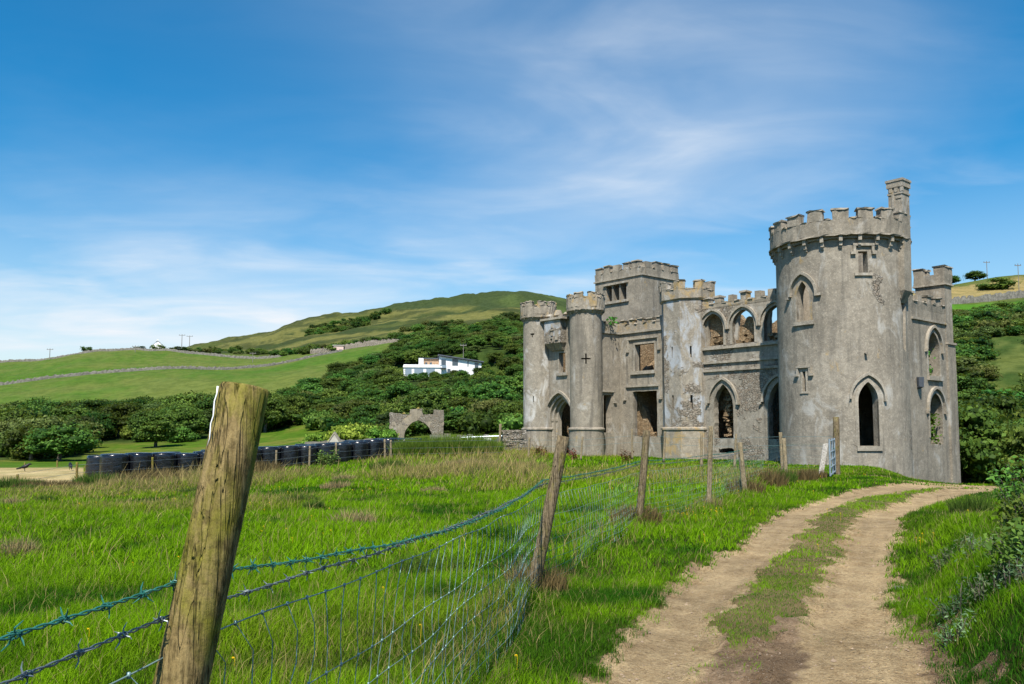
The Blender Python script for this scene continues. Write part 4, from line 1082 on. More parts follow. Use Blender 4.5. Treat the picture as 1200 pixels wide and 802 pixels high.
for i, (x, Y, s, d) in enumerate(scatter(wood, 345, 645, 90, 350, 5.0, 295, rng, 26000)):
    put_tree('hillside_tree', int(rng.choice([0, 0, 1, 1, 2, 3, 4])), x, Y, s, 'wind-clipped tree in the dense wood on the slope around the white house', 'tree', 'trees of the wood below the hill', rng.uniform(.62, .9))
def under(px, Y):
    if px < 345: return (rng.uniform(.8, 1.3) if rng.uniform() < .6 else 0) if grove(px, Y+2) else 0
    if 455 < px < 585 and 165 < Y < 230: return 0
    lo = np.interp(px, [345, 360, 400, 450, 520, 640], [150, 135, 118, 103, 97, 90]); return rng.uniform(.9, 1.5) if lo-4 < Y < lo+60 else 0
for x, Y, s, d in scatter(under, -25, 640, 84, 180, 3.0, 240, rng, 12000):
    put_bush('understorey_shrub', int(rng.choice([0, 1, 1, 3, 2], p=[.3, .25, .25, .15, .05])), x, Y, s, 'low green shrub filling the foot of the wood between tree trunks', 'shrub', 'shrubs at the foot of the woods', 1.0)
# scrub on the open hill and along its old hedge lines
def scrub(px, Y):
    p = fbm(np.array([px*.016]), np.array([Y*.012]), 77, 4)[0]
    if 330 < px < 470 and 352 < Y < 400: return rng.uniform(.9, 1.5) if rng.uniform() < .8 else 0
    if 200 < px < 330 and 425 < Y < 455: return rng.uniform(.7, 1.2) if rng.uniform() < .35 else 0
    if 470 < px < 640 and 335 < Y < 470: return rng.uniform(1.0, 1.7) if p > .5 else 0
    if 240 < px < 640 and 520 < Y < 700: return rng.uniform(1.2, 2.0) if p > .66 else 0
    return 0
for x, Y, s, d in scatter(scrub, 200, 645, 330, 700, 4.4, 260, rng, 16000):
    put_bush('hill_shrub', int(rng.choice([0, 0, 3, 1])), x, Y, s*1.25, 'dark gorse shrub dotted over the open hillside above the wood', 'shrub', 'shrubs on the open hill', 1.0)
# yellow-green shrubs behind the low garden wall
for px, Y, s in ((372, 86, .8), (388, 88, 1.0), (404, 86, 1.1), (417, 90, 1.25), (431, 87, 1.1), (445, 86, 1.0), (455, 88, .8), (410, 94, 1.2)):
    put_bush('garden_shrub', 2, xat(px, Y), Y, s*1.0, 'bright yellow-green shrub behind the low garden wall left of the stone gateway', 'shrub', 'yellow-green shrubs behind the garden wall')
# right-hand slope
def rbush(px, Y):
    if Y < 76 and Y > 53 and px > 1114: return rng.uniform(.85, 1.15)
    if 76 <= Y < 215:
        p = fbm(np.array([px*.02+3]), np.array([Y*.03]), 78, 4)[0]
        if 1150 < px < 1230 and 100 < Y < 140: return 0
        return rng.uniform(.7, 1.2) if p > .33 else 0
    return 0
for x, Y, s, d in scatter(rbush, 1108, 1290, 53, 215, 3.7, 280, rng, 16000):
    if Y < 82: put_tree('slope_tree', int(rng.choice([0, 1, 2])), x, Y, s*1.05, 'dense dark tree crowding the dip beyond the right end of the castle', 'tree', 'trees in the dip right of the castle', 1.0)
    else: put_bush('slope_shrub', int(rng.choice([0, 1, 1, 3])), x, Y, s*1.5, 'green shrub on the slope rising right of the castle', 'shrub', 'shrubs on the right slope', .8)
put_tree('ridge_tree', 2, xat(1122, 325), 325, 1.15, 'small dark windblown tree on the right skyline nearest the castle turret', 'tree', None, .6)
put_tree('ridge_tree', 0, xat(1150, 328), 328, 1.35, 'round dark tree alone on the right skyline beside the utility pole', 'tree', None, .6)
put_bush('ridge_shrub', 0, xat(1177, 285), 285, 3.0, 'broad dark bush in the dry grass under the right skyline', 'shrub', None, .6)
put_bush('ridge_shrub', 0, xat(1165, 287), 287, 2.0, 'smaller dark bush left of the broad one in the dry grass', 'shrub', None, .6)
put_bush('skyline_shrub', 0, xat(98, 418), 418, 1.6, 'lone dark wind-bent bush on the left skyline', 'shrub', None, .9)
for px, Y in ((160, 412), (182, 410), (203, 418)): put_bush('cottage_shrub', 0, xat(px, Y), Y, 1.7, 'dark shrub at the foot of the white skyline cottage', 'shrub', 'shrubs around the skyline cottage', .7)
# ------------------------------------------------------------------ posts and wire along the track
def post_mesh(name, base, top, r, mat, flat=0, n=14, seed=0):
    """round timber post: base buried, top sawn, slight taper, ridged surface"""
    rng2 = random.Random(seed); a = Vector(base); b = Vector(top); ax = (b-a); L = ax.length; ax.normalize()
    u = ax.orthogonal().normalized(); v = ax.cross(u); m = MB(); N = 10; vs = []; fs = []
    ph = [rng2.uniform(-.05, .05) for _ in range(n)]
    for i in range(N+1):
        k = i/N; c = a+ax*L*k+u*.006*math.sin(k*5+seed)*(L/1.5); rr = r*(1.06-.08*k)
        for j in range(n):
            g = 2*PI*j/n; q = rr*(1+ph[j]+.02*rng2.uniform(-1, 1)); vs.append(c+(u*math.cos(g)+v*math.sin(g))*q)
    for i in range(N):
        for j in range(n): fs.append((i*n+j, i*n+(j+1) % n, (i+1)*n+(j+1) % n, (i+1)*n+j))
    # sawn top with a chamfer
    top0 = len(vs)
    for j in range(n): vs.append(vs[N*n+j].lerp(a+ax*L, .07)+ax*.006)
    for j in range(n): fs.append((N*n+j, N*n+(j+1) % n, top0+(j+1) % n, top0+j))
    fs.append(tuple(top0+j for j in range(n))); fs.append(tuple(range(n-1, -1, -1)))
    o0 = Vector((base[0], base[1], max(base[2], gz(base[0], base[1])-.0)))
    m.add([p-o0 for p in vs], fs); ob = m.build(name, mat, None, False); ob.location = o0
    for p in ob.data.polygons: p.use_smooth = len(p.vertices) == 4
    return ob
def px_post(name, bpx, bpy_, tpx, tpy, Y, r, mat, label, seed, group=None, dy=0.0, sink=.25):
    B = atY(bpx, bpy_, Y); T = atY(tpx, tpy, Y+dy); d = (T-B)/np.linalg.norm(T-B)
    o = post_mesh(name, B-d*sink, T, r, mat, seed=seed); return tag(o, label, 'fence post', group)
T1 = atY(283, 455, 1.87); d1 = (atY(283, 455, 1.87)-atY(212, 802, 1.80)); d1 /= np.linalg.norm(d1)
p1 = post_mesh('fence_post', T1-d1*1.85, T1, .0545, M['post'], n=40, seed=3)
m = MB(); dd = Vector(d1); q0 = Vector(T1)-dd*.0; sd_ = Vector((-.0392, -.0395, 0)); st_ = []
for k in range(9): st_.append(q0-dd*(.002+.017*k)+sd_*(1.02+.008*(k > 0))+Vector((.0016*math.sin(k*2.1)+.0012*k, -.0012*k, .004)))
m.tube([v-p1.location for v in st_], [.0024, .0018, .0016, .002, .0015, .0014, .0016, .001, .0004], 6); m.build('dropping_streak', M['white'], p1, True)
tag(p1, 'thick mossy round fence post leaning right in the close foreground', 'fence post')
px_post('fence_post', 625, 692, 660, 512, 8.1, .062, M['post_grey'], 'weathered round post leaning right, second along the wire from the camera', 4)
px_post('fence_post', 748, 619, 758, 505, 13.2, .058, M['post_grey'], 'upright brown post third along the wire, with scorched grass at its foot', 5)
px_post('fence_post', 830, 596, 833.5, 500, 16.5, .048, M['post_pale'], 'thin straight pale post in front of the pointed loggia doorway', 6)
px_post('fence_post', 873, 580, 867, 519, 20, .066, M['post_pale'], 'stout pale post leaning left in front of the loggia, nearest the rushes', 7)
px_post('fence_post', 921, 558, 918.5, 514, 28, .075, M['post_pale'], 'yellowish post against the lower left edge of the big round tower', 8)
px_post('fence_post', 917, 546, 914.5, 507, 33, .07, M['post_pale'], 'slender post directly behind the yellowish one by the round tower', 9)
px_post('gate_post', 981, 557, 979.5, 489, 28.9, .105, M['post_grey'], 'tall brown gate post holding the hung metal gate by the track', 10)
# thin far posts along the castle front
for k, (px, yb, yt, Y, lab) in enumerate(((619.5, 532, 513, 48, 'thin far post before the left gatehouse turret'), (681, 534, 512, 46, 'thin far post before the right gatehouse turret'), (741, 533, 503, 44, 'thin far post under the tall lower window of the castle'),
    (778, 536, 506, 40, 'thin far post at the foot of the octagonal turret'), (822, 541, 508, 37, 'thin leaning far post between octagonal turret and loggia doorway'), (861, 541, 509, 36, 'thin far post beside the loggia doorway opening'))):
    px_post('fence_post', px, yb, px+random.uniform(-1, 2), yt, Y, .055, M['post_pale'], lab, 20+k)
# posts along the low edge of the field, before the bales
for k, (px, yb, yt, Y, lab) in enumerate(((323.5, 552, 528, 47, 'short pale field post just right of the leaning foreground post'), (362.5, 550, 523, 47.5, 'pale field post before the bales, second right of the foreground post'), (393.5, 548, 519, 48, 'pale field post below the little gabled arch'),
    (451, 540, 515, 50, 'left of two field posts set close together below the gateway'), (458, 540, 516, 50, 'right of two field posts set close together below the gateway'), (90, 570, 542, 41, 'dark field post beside the near end of the bale row'),
    (21, 564, 556, 44, 'short stub of a field post at the far left edge of the hay strip'), (29, 552, 542.5, 62, 'rusty brown post on the far left side of the hay strip'), (67, 552, 540, 62, 'rusty brown post on the far side of the hay strip, left of the bales'), (178.5, 556, 536, 43, 'reddish field post in front of the bale row'))):
    px_post('field_post', px, yb, px+random.uniform(-.6, .6), yt, Y, .06, M['post_pale'] if k < 5 else M['post'], lab, 40+k)

FN = np.array([T1[:2]] + [np.array(q) for q in ((.36, 8.1), (2.14, 13.2), (4.03, 16.5), (5.68, 20), (9.38, 28.0), (11.45, 28.85))])
def fence_line(zs, sag, y_from=-.6, n_per=14, wob=.0, seed=0):
    """points along the fence through the post heights zs, sagging between posts"""
    pts = []; d = FN[0]-FN[1]; d = d/np.linalg.norm(d); start = FN[0]+d*2.4; zz0 = zs[0]+.02
    nodes = [start]+list(FN); hh = [zs[0]-.0]+list(zs)
    for i in range(len(nodes)-1):
        a, b = nodes[i], nodes[i+1]; L = np.linalg.norm(b-a); n = max(8, int(L*n_per))
        for k in range(n+(i == len(nodes)-2)):
            t_ = k/n; p = a+(b-a)*t_; s = sag[i]*4*t_*(1-t_)
            pts.append(Vector((p[0], p[1], hh[i]+(hh[i+1]-hh[i])*t_-s)))
    if wob:
        for i, p in enumerate(pts): p.x += wob*math.sin(i*.37+seed); p.z += wob*.6*math.sin(i*.53+seed*2)
    return pts
def resample(pts, step):
    out = [pts[0].copy()]; acc = 0
    for a, b in zip(pts[:-1], pts[1:]):
        L = (b-a).length; d = step-acc
        while d <= L: out.append(a.lerp(b, d/L)); d += step
        acc = (acc+L) % step if L+acc >= step else acc+L
    return out
def side_off(pts, o):  # push wires to the far (field) face of the posts
    for p in pts: p.x -= .048*(1-min(1, max(0, (p.y-1.8)/2.2)))
    for p in pts: p.x -= o*1.0; p.y += o*.75
    return pts
def barbed(name, zs, sag, mat, label, off, rad, hr, spacing, seed):
    line = side_off(fence_line(zs, sag, wob=.004, seed=seed), off); fine = resample(line, .011); m = MB(); rr = random.Random(seed)
    for s in (0, 1):
        pts = []
        for i, p in enumerate(fine):
            if p.y > 14 and i % 3: continue
            t_ = (fine[min(i+1, len(fine)-1)]-fine[max(i-1, 0)]).normalized(); a = t_.orthogonal().normalized(); b = t_.cross(a)
            g = i*.011/.075*2*PI+s*PI; pts.append(p+(a*math.cos(g)+b*math.sin(g))*hr)
        m.tube(pts, rad, 5)
    o = m.build(name, mat, None, True); tag(o, label, 'barbed wire')
    bm_ = MB()
    for i, p in enumerate(resample(line, spacing)):
        if p.y > 21: break
        t_ = Vector((FN[1][0]-FN[0][0], FN[1][1]-FN[0][1], 0)).normalized()
        a = t_.orthogonal().normalized(); b = t_.cross(a); g0 = rr.uniform(0, PI)
        w = [p+t_*(.018*(k/14-.5))+(a*math.cos(g0+k*.9)+b*math.sin(g0+k*.9))*(hr+rad*1.6) for k in range(15)]
        bm_.tube(w, rad*.8, 4)
        for k in range(4):
            g = g0+k*PI/2+rr.uniform(-.4, .4); e = (a*math.cos(g)+b*math.sin(g)); q = p+t_*rr.uniform(-.009, .009)
            bm_.tube([q+e*hr, q+e*.014+t_*rr.uniform(-.004, .004), q+e*.024+t_*rr.uniform(-.012, .012)], [rad*.85, rad*.8, rad*.3], 4)
    b_ = bm_.build('barbs', mat, o, False); b_['kind'] = 'stuff'
    return o
barbed('barbed_wire', (1.262, 1.085, 1.07, 1.06, 1.06, 1.05, 1.05), (0, .12, .03, .02, .02, .04, .01), M['wire_green'], 'green plastic-coated barbed wire strung along the top of the fence', .050, .0021, .0030, .115, 1)
barbed('barbed_wire', (1.190, 1.045, 1.02, 1.0, 1.0, 1.0, 1.0), (0, .05, .03, .03, .02, .04, .01), M['wire_grey'], 'grey barbed wire strung just under the green strand', .056, .0020, .0028, .125, 2)
def netting():
    rr = random.Random(5); m = MB(); H = (1.10, .84, .70, .56, .44, .33, .22, .11)
    t0 = (1.115, .93, .90, .88, .88, .86, .86); lines = []
    for k, h in enumerate(H):
        f = h/1.10; zs = [z*f for z in t0]
        bulge = .06*math.sin(f*PI)
        L = fence_line(zs, (0, .03+.05*(1-f), .03, .02, .02, .02, 0), wob=.008, seed=k*1.7, n_per=10)
        L = side_off(L, .055+.0)
        # hang slack away from the posts and fold in places
        for i, p in enumerate(L):
            q = math.sin(p.y*1.1+.4)*math.sin(p.y*.37+1.0); p.x += (bulge*q*1.2+.05*(1-f)*math.sin(p.y*2.3))*(1 if p.y > 2 else .3); p.z += .03*q*(1-f)*f*4
            p.z = max(p.z, gz(p.x, p.y)+.03)
        lines.append(L); m.tube(L, .0017 if k else .0021, 4)
    n = len(lines[0]); i = 0.0
    seg = [0]
    for a, b in zip(lines[0][:-1], lines[0][1:]): seg.append(seg[-1]+(b-a).length)
    s = .05
    def at(L, s_):
        j = min(np.searchsorted(seg, s_), n-1); j = max(j, 1); k = (s_-seg[j-1])/(seg[j]-seg[j-1]+1e-9); return L[j-1].lerp(L[j], k)
    while s < seg[-1]-.05:
        sl = rr.uniform(-.05, .05); bw = .055+.10*math.sin(s*1.1)+rr.uniform(-.03, .03); pts = []
        if at(lines[0], s).y > 24: break
        for k in range(len(H)):
            p = at(lines[k], min(max(s+sl*k*.3+.12*math.sin(s*.9)*(k/7.0), 0), seg[-1]-.02)); pts.append(p)
        # bow the upper cells as slack netting does
        path = []
        for a, b in zip(pts[:-1], pts[1:]):
            d = (b-a).length; e = Vector((FN[1][0]-FN[0][0], FN[1][1]-FN[0][1], 0)).normalized()
            for t_ in (0, .35, .7): path.append(a.lerp(b, t_)+e*bw*4*t_*(1-t_)*min(1, d*4))
        path.append(pts[-1]); m.tube(path, .0015, 4)
        for p in pts[:4]:
            if p.y < 8: m.tube([p+Vector((0, 0, -.006)), p+Vector((0, 0, .006))], .0042, 5)
        s += .15+rr.uniform(-.015, .015)
    tag(m.build('wire_netting', M['net'], None, True), 'slack green-grey sheep netting hung below the barbed strands', 'wire netting')
netting()
def plain_wire(pts, label, mat='wire_grey', r=.004):
    m = MB(); pp = [Vector(p) for p in pts]; m.tube(pp, r, 4); tag(m.build('plain_wire', M[mat]), label, 'wire')
for zo, lab in ((.0, 'top plain wire of the far fence in front of the castle'), (-.35, 'lower plain wire of the far fence in front of the castle')):
    plain_wire([atY(px, py, Y)+np.array((0, .07, zo)) for px, py, Y in ((600, 518, 49), (619.5, 516, 48), (681, 516, 46), (741, 511, 44), (778, 512, 40), (822, 514, 37), (861, 514, 36), (915, 512, 33), (979, 512, 28.9))], lab, 'net', .006)
for zo, lab in ((0, 'top plain wire of the field fence before the bales'), (-.4, 'middle plain wire of the field fence before the bales'), (-.75, 'bottom plain wire of the field fence before the bales')):
    plain_wire([atY(px, py, Y)+np.array((0, -.07, zo)) for px, py, Y in ((21, 556, 43.5), (90, 545, 41), (178.5, 540, 43), (323.5, 531, 47), (362.5, 526, 47.5), (393.5, 522, 48), (451, 518, 50), (458, 518, 50), (590, 516, 50))], lab, 'wire_grey', .008)

# --- metal gate swung open, seen almost edge on, and the prop leaning on it
def field_gate():
    g0 = atY(978.5, 545, 28.8); dirv = Vector((-.475, -1.0, 0)).normalized(); L = 2.3; z0 = gz(g0[0], g0[1])
    e = empty('field_gate', (g0[0], g0[1], z0), 0); tag(e, 'blue-grey galvanised field gate hanging open edge on beside the tall gate post', 'gate')
    m = MB(); hs = (.18, .42, .66, .92, 1.28)
    for h in hs: m.tube([Vector((0, 0, h)), dirv*L+Vector((0, 0, h-.03))], .026, 8)
    m.build('rails', M['galv'], e)
    m = MB()
    for k in (0, .5, 1.0): m.tube([dirv*L*k+Vector((0, 0, .12)), dirv*L*k+Vector((0, 0, 1.34))], .03, 8)
    m.tube([dirv*.05+Vector((0, 0, .2)), dirv*L*.5+Vector((0, 0, 1.25))], .018, 6); m.build('frame', M['galv'], e)
    m = MB(); m.tube([Vector((-.03, -.05, .95)), dirv*.25+Vector((-.08, 0, 1.0)), dirv*.3+Vector((-.05, .05, .82)), Vector((-.02, .05, .86))], .025, 6); m.build('twine_tie', M['wire_green'], e)
field_gate()
def plank():
    B = atY(961, 558, 28.4); T = atY(967.5, 520, 28.7); B[2] -= .1
    a = Vector(B); b = Vector(T); ax = (b-a).normalized(); s = Vector((.09, 0, .02)); n = ax.cross(s).normalized()*.025; m = MB()
    vs = [p+i*s*.5*2+j*n for p in (a, b) for i in (-1, 1) for j in (-1, 1)]; o0 = a
    m.add([v-o0 for v in vs], [(0, 1, 3, 2), (4, 6, 7, 5), (0, 2, 6, 4), (1, 5, 7, 3), (0, 4, 5, 1), (2, 3, 7, 6)])
    o = m.build('leaning_plank', M['plank']); o.location = o0; tag(o, 'bleached white plank leaning against the metal gate', 'plank')
plank()

# --- black wrapped bales in three close rows
def bales():
    m = MB(); R = .64; h = 1.22
    prof = [(.0, .0), (R*.86, 0), (R*.97, .05), (R, .16), (R*1.015, .5), (R*1.0, .8), (R*.985, 1.04), (R*.975, 1.15), (R*.90, 1.21), (R*.5, 1.225), (0.02, 1.23)]
    m.lathe(prof, 36, 0, 0, False)
    vv = np.array(m.v); ang = np.arctan2(vv[:, 1], vv[:, 0]); w = 1+.008*np.sin(ang*5+vv[:, 2]*3); vv[:, :2] *= w[:, None]; m.v = [tuple(p) for p in vv]
    proto = m.build('wrapped_bale', M['bale'], None, True)
    A = np.array([xat(136, 42.5), 42.5]); B = np.array([xat(508, 57), 57]); L = np.linalg.norm(B-A); n = int(L/1.235); d = (B-A)/L; nv = np.array([-d[1], d[0]])
    first = True
    for r in range(3):
        for k in range(n):
            if r == 2 and k % 5 == 4: continue
            p = A+d*(k*1.235+(.0, .35, .1)[r])+nv*(r*1.30)
            o = proto if first else proto.copy()
            if not first: COL.objects.link(o)
            o.location = (p[0]+random.uniform(-.04, .04), p[1]+random.uniform(-.04, .04), gz(p[0], p[1])-.03+random.uniform(-.03, .03)); o.rotation_euler = (random.uniform(-.03, .03), random.uniform(-.03, .03), random.uniform(0, 6)); o.scale = (random.uniform(1.05, 1.09),)*2+(random.uniform(1.04, 1.12),)
            lab = 'shiny black plastic-wrapped bale in the long close-set rows along the field edge'
            tag(o, 'black wrapped bale at the near left end of the rows, by the hay strip' if first else lab, 'bale', 'black wrapped bales')
            first = False
bales()

# --- stone walls
def stone_wall(name, pts, h, th, label, seed, bumps=.28, step=.5, mat='fieldstone'):
    rr = random.Random(seed); L = [Vector((p[0], p[1], 0)) for p in pts]; S = resample(L, step); vs = []; fs = []
    for i, p in enumerate(S):
        t_ = (S[min(i+1, len(S)-1)]-S[max(i-1, 0)]).normalized(); nn = Vector((-t_.y, t_.x, 0)); z = gz(p.x, p.y); hh = h*(1+rr.uniform(-bumps, bumps))
        for o_, zz in ((-th*.6, -.4), (-th*.5, hh*.55), (-th*.36, hh), (th*.36, hh*.97), (th*.5, hh*.5), (th*.6, -.4)):
            q = p+nn*(o_+rr.uniform(-.06, .06)*th); vs.append((q.x, q.y, z+zz))
    for i in range(len(S)-1):
        for k in range(5): fs.append((i*6+k, i*6+k+1, (i+1)*6+k+1, (i+1)*6+k))
    fs += [tuple(range(5, -1, -1)), tuple((len(S)-1)*6+k for k in range(6))]
    m = MB(); m.add(vs, fs); o = m.build(name, M[mat]); return tag(o, label, 'wall')
def line_px(L): return [(xat(px, Y), Y) for px, Y in L]
stone_wall('field_wall', line_px([(-60, 277), (0, 279), (60, 285), (125, 292), (200, 297), (260, 305), (330, 318), (400, 330)]), 1.0, .9, 'long dry-stone wall crossing the green slope below the skyline', 1)
stone_wall('field_wall', line_px([(-60, 405), (0, 402), (60, 398), (120, 392), (170, 384), (240, 378), (330, 372), (420, 365)]), 1.0, .9, 'dry-stone wall close under the left skyline', 2)
stone_wall('field_wall', line_px([(1095, 256), (1130, 259), (1165, 262), (1200, 266), (1260, 272)]), 2.0, 1.2, 'dry-stone wall above the bright field on the right slope', 3)
stone_wall('yard_wall', line_px([(362, 352), (400, 355), (440, 350), (470, 346)]), 1.8, 3.0, 'pale broken stone bank beside the small pinkish shed', 4, .3, mat='rubble')
stone_wall('garden_wall', line_px([(358, 77), (380, 77), (420, 76.5), (462, 76)]), 1.0, .5, 'low mossy garden wall behind the bales', 5, .08, .4)
stone_wall('garden_wall', line_px([(506, 80), (530, 78), (560, 72), (590, 68)]), .8, .6, 'crumbling low wall between the stone gateway and the castle', 6, .45, .4)
def rubble_wall():
    m = MB(); rr = random.Random(8); Y0 = 58.5; e0 = xat(586, Y0); e1 = xat(614, Y0); z = gz(e0, Y0)-.1
    while z < gz(e0, Y0)+1.55:
        x = e0+rr.uniform(-.1, .15)+max(0, (z-gz(e0, Y0)-1.1))*rr.uniform(.2, 1.0)
        hgt_ = rr.uniform(.11, .22)
        while x < e1:
            w = rr.uniform(.2, .55); m.box(x, x+w-.015, Y0+rr.uniform(-.05, .05), Y0+.55, z, z+hgt_-.012, jit=.018); x += w
        z += hgt_
    tag(m.build('rubble_wall', M['rubble']), 'heaped brown rubble wall against the left gatehouse turret', 'wall')
rubble_wall()
# --- ruined gateway with battlements
def gateway():
    Y = 92; x0, x1 = xat(457, Y), xat(520, Y); cx = xat(489, Y); z0 = gz(cx, Y); e = empty('stone_gateway', (cx, Y, z0), .06)
    tag(e, 'ruined stone gateway with a pointed arch and broken battlements before the wood', 'gateway')
    a0, a1 = x0-cx, x1-cx
    out = [(a0, -.8), (a1, -.8), (a1, 3.75), (a1-1.15, 3.75), (a1-1.2, 3.2), (.62, 3.15), (.55, 3.9), (-.75, 3.75), (-.85, 3.1), (-1.6, 3.2), (-2.4, 3.35), (a0, 3.45)]
    m = MB(); slab(m, ragged(out, .05, .35), [ragged(arch_hole(.12, -.6, .35, 1.55, 2.1, 12), .03, .3)], -.45, .45, PX); m.build('arch_wall', M['gate_stone'], e); e.scale = (1, 1, .9)
    m = MB(); m.box(a1+.05, a1+.8, -.3, .4, -.8, .75, .06); m.build('side_stub', M['rubble'], e)
    m = MB(); m.tube([(-1.5, -.3, 3.2), (-1.45, -.25, 3.45)], [.25, .05], 6); m.tube([(.1, -.2, 3.85), (.15, -.2, 4.1)], [.25, .05], 6); m.build('ivy_tuft', M['post'], e)
gateway()
def gable_arch():
    Y = 74; cx = xat(392.5, Y); z0 = gz(cx, Y); e = empty('gabled_arch', (cx, Y, z0), 0); tag(e, 'small grey gabled arch standing over the bales, left of the stone gateway', 'arch')
    m = MB(); slab(m, [(-.62, -.5), (.62, -.5), (.62, .85), (0, 1.75), (-.62, .85)], [arch_hole(0, -.3, .45, .3, .45)], -.25, .25, PX); m.build('gable_wall', M['concrete'], e)
    m = MB(); slab(m, [(-.7, .78), (-.62, .76), (0, 1.68), (.62, .76), (.7, .78), (0, 1.86)], [], -.31, .31, PX); m.build('coping', M['trim'], e)
gable_arch()
# --- trough rail, sign board and stub posts left of the castle
def rail():
    Y = 60; a = atY(541, 513, Y); b = atY(590, 511, Y); e = empty('tube_rail', tuple(a), 0); tag(e, 'pale blue tube rail set behind the rushes left of the castle', 'rail')
    d = Vector(b-a); m = MB(); m.tube([Vector((0, 0, 0)), d], .05, 6); m.build('tube', M['galv'], e)
    for k in (.05, .5, .95): m = MB(); m.tube([d*k+Vector((0, 0, -1.2)), d*k], .045, 6); m.build('leg', M['galv'], e)
rail()
def board():
    Y = 58; a = atY(571.5, 520, Y); e = empty('white_board', tuple(a), 0); tag(e, 'small blank white board standing by the pale rail left of the castle', 'board')
    m = MB(); m.box(-.24, .24, -.02, .02, .0, .40); m.build('panel', M['white'], e); m = MB(); m.tube([(0, .04, -.9), (0, .04, .3)], .03, 6); m.build('stake', M['post_pale'], e)
board()
px_post('leaning_post', 585, 530, 586.5, 497, 58, .09, M['post_pale'], 'pale taller post beside the heaped rubble wall', 61)
for px, Y, s, lab in ((537, 62, .42, 'upright pale stone before the wood, left of the pair'), (550, 62, .5, 'pointed pale stone before the wood, right of the pair')):
    m = MB(); m.lathe([(s, -.3), (s*.95, .3), (s*.8, .8), (s*.35, 1.15)], 7); m.v = [(x*1.1+random.uniform(-.05, .05), y*.6, z+random.uniform(-.05, .05)) for x, y, z in m.v]
    o = m.build('standing_stone', M['concrete']); o.location = (xat(px, Y), Y, gz(xat(px, Y), Y)); tag(o, lab, 'stone')

# --- white modern house on the wooded slope
def house():
    Y = 206; c = atY(515, 440, Y); e = empty('white_house', (c[0], Y, c[2]), .10); tag(e, 'white modern house with a flat lower wing and dark sloping roof amid the wood', 'house')
    k = Y/950
    X = lambda px: (px-515)*k
    H = lambda py: (440-py)*k
    def b(name, px0, px1, y0, y1, py0, py1, mat, par=e): m = MB(); m.box(X(px0), X(px1), y0, y1, H(py0), H(py1)); return m.build(name, M[mat], par)
    lw = b('lower_wing', 473, 517, 0, 7, 452, 427.5, 'white')
    for (a0, a1) in ((475, 482.5), (485.5, 496), (499.5, 509.5)):
        w = b('window', a0, a1, -.06, .05, 440, 432.5, 'blind', lw)
    b('wing_fascia', 472.5, 518, -.25, -.002, 431, 429.3, 'white')
    ub = MB(); x0, x1 = X(514.5), X(564.5); z0 = H(452); ub.add([(x0, 1, z0), (x1, 1, z0), (x1, 1, H(424.5)), (x0, 1, H(417)), (x0, 10, z0), (x1, 10, z0), (x1, 10, H(424.5)), (x0, 10, H(417))], [(0, 1, 2, 3), (4, 7, 6, 5), (0, 4, 5, 1), (1, 5, 6, 2), (2, 6, 7, 3), (3, 7, 4, 0)])
    ub = ub.build('upper_block', M['white'], e)
    m = MB(); a, bb = X(513), X(567.5); m.add([(a, .3, H(416.4)), (bb, .3, H(424.2)), (bb, 10.6, H(424.2)), (a, 10.6, H(416.4)), (a, .3, H(414.9)), (bb, .3, H(422.8)), (bb, 10.6, H(422.8)), (a, 10.6, H(414.9))], [(3, 2, 1, 0), (4, 5, 6, 7), (0, 1, 5, 4), (1, 2, 6, 5), (2, 3, 7, 6), (3, 0, 4, 7)]); m.build('roof', M['slate'], e)
    for (p0, p1, q0, q1) in ((517, 522.5, 431, 421), (530, 536.8, 428, 420), (524.3, 528, 437.5, 432), (537.5, 542, 437, 432.8), (548, 549.2, 429, 422.5)): b('window', p0, p1, .94, 1.05, q0, q1, 'glass', ub)
    b('glass_corner', 556.5, 561, .93, 1.05, 432, 424.5, 'glass', ub)
    bal = b('balcony', 515.5, 523, -.2, .93, 431.8, 431, 'slate'); b('railing', 515.5, 523, -.2, -.14, 431, 428, 'blind', bal)
    b('link_wall', 491.5, 514.4, 4, 8, 428, 419.5, 'tan_stone'); b('link_roof', 490, 514.4, 3.6, 8.4, 419.4, 418.2, 'slate'); b('chimney', 490.5, 496, 3, 5.5, 428, 418.8, 'white')
    for p in (498, 503.5): b('window', p, p+2.6, 3.93, 4.05, 426.5, 423.5, 'glass')
house()
def cottage():
    Y = 414; c = atY(176, 413, Y); e = empty('skyline_cottage', (c[0], Y, c[2]), -1.05); tag(e, 'tiny white gabled cottage on the left skyline', 'cottage'); e.location.z = gz(c[0], Y)-.4
    m = MB(); m.box(-4.5, 3.0, 0, 6, -1, 2.6); m.add([(-4.5, 0, 2.6), (3, 0, 2.6), (3, 6, 2.6), (-4.5, 6, 2.6), (-4.5, 3, 5.2), (3, 3, 5.2)], [(0, 3, 4), (1, 5, 2)]); m.build('wall', M['white'], e)
    m = MB(); m.add([(-4.8, -.4, 2.4), (3.3, -.4, 2.4), (3.3, 3, 5.4), (-4.8, 3, 5.4), (3.3, 6.4, 2.4), (-4.8, 6.4, 2.4)], [(0, 1, 2, 3), (3, 2, 4, 5)]); m.build('roof', M['slate'], e)
    m = MB(); m.box(2.2, 2.9, 2.6, 3.4, 5, 6.1); m.build('chimney', M['white'], e)
    m = MB(); m.box(3.002, 6.5, .5, 5, -1, 2.2); m.add([(3.002, .5, 2.2), (6.5, .5, 2.2), (6.5, 5, 2.2), (3.002, 5, 2.2), (3.002, 2.7, 3.8), (6.5, 2.7, 3.8)], [(0, 1, 5, 4), (2, 3, 4, 5), (1, 2, 5)]); m.build('extension', M['white'], e)
cottage()
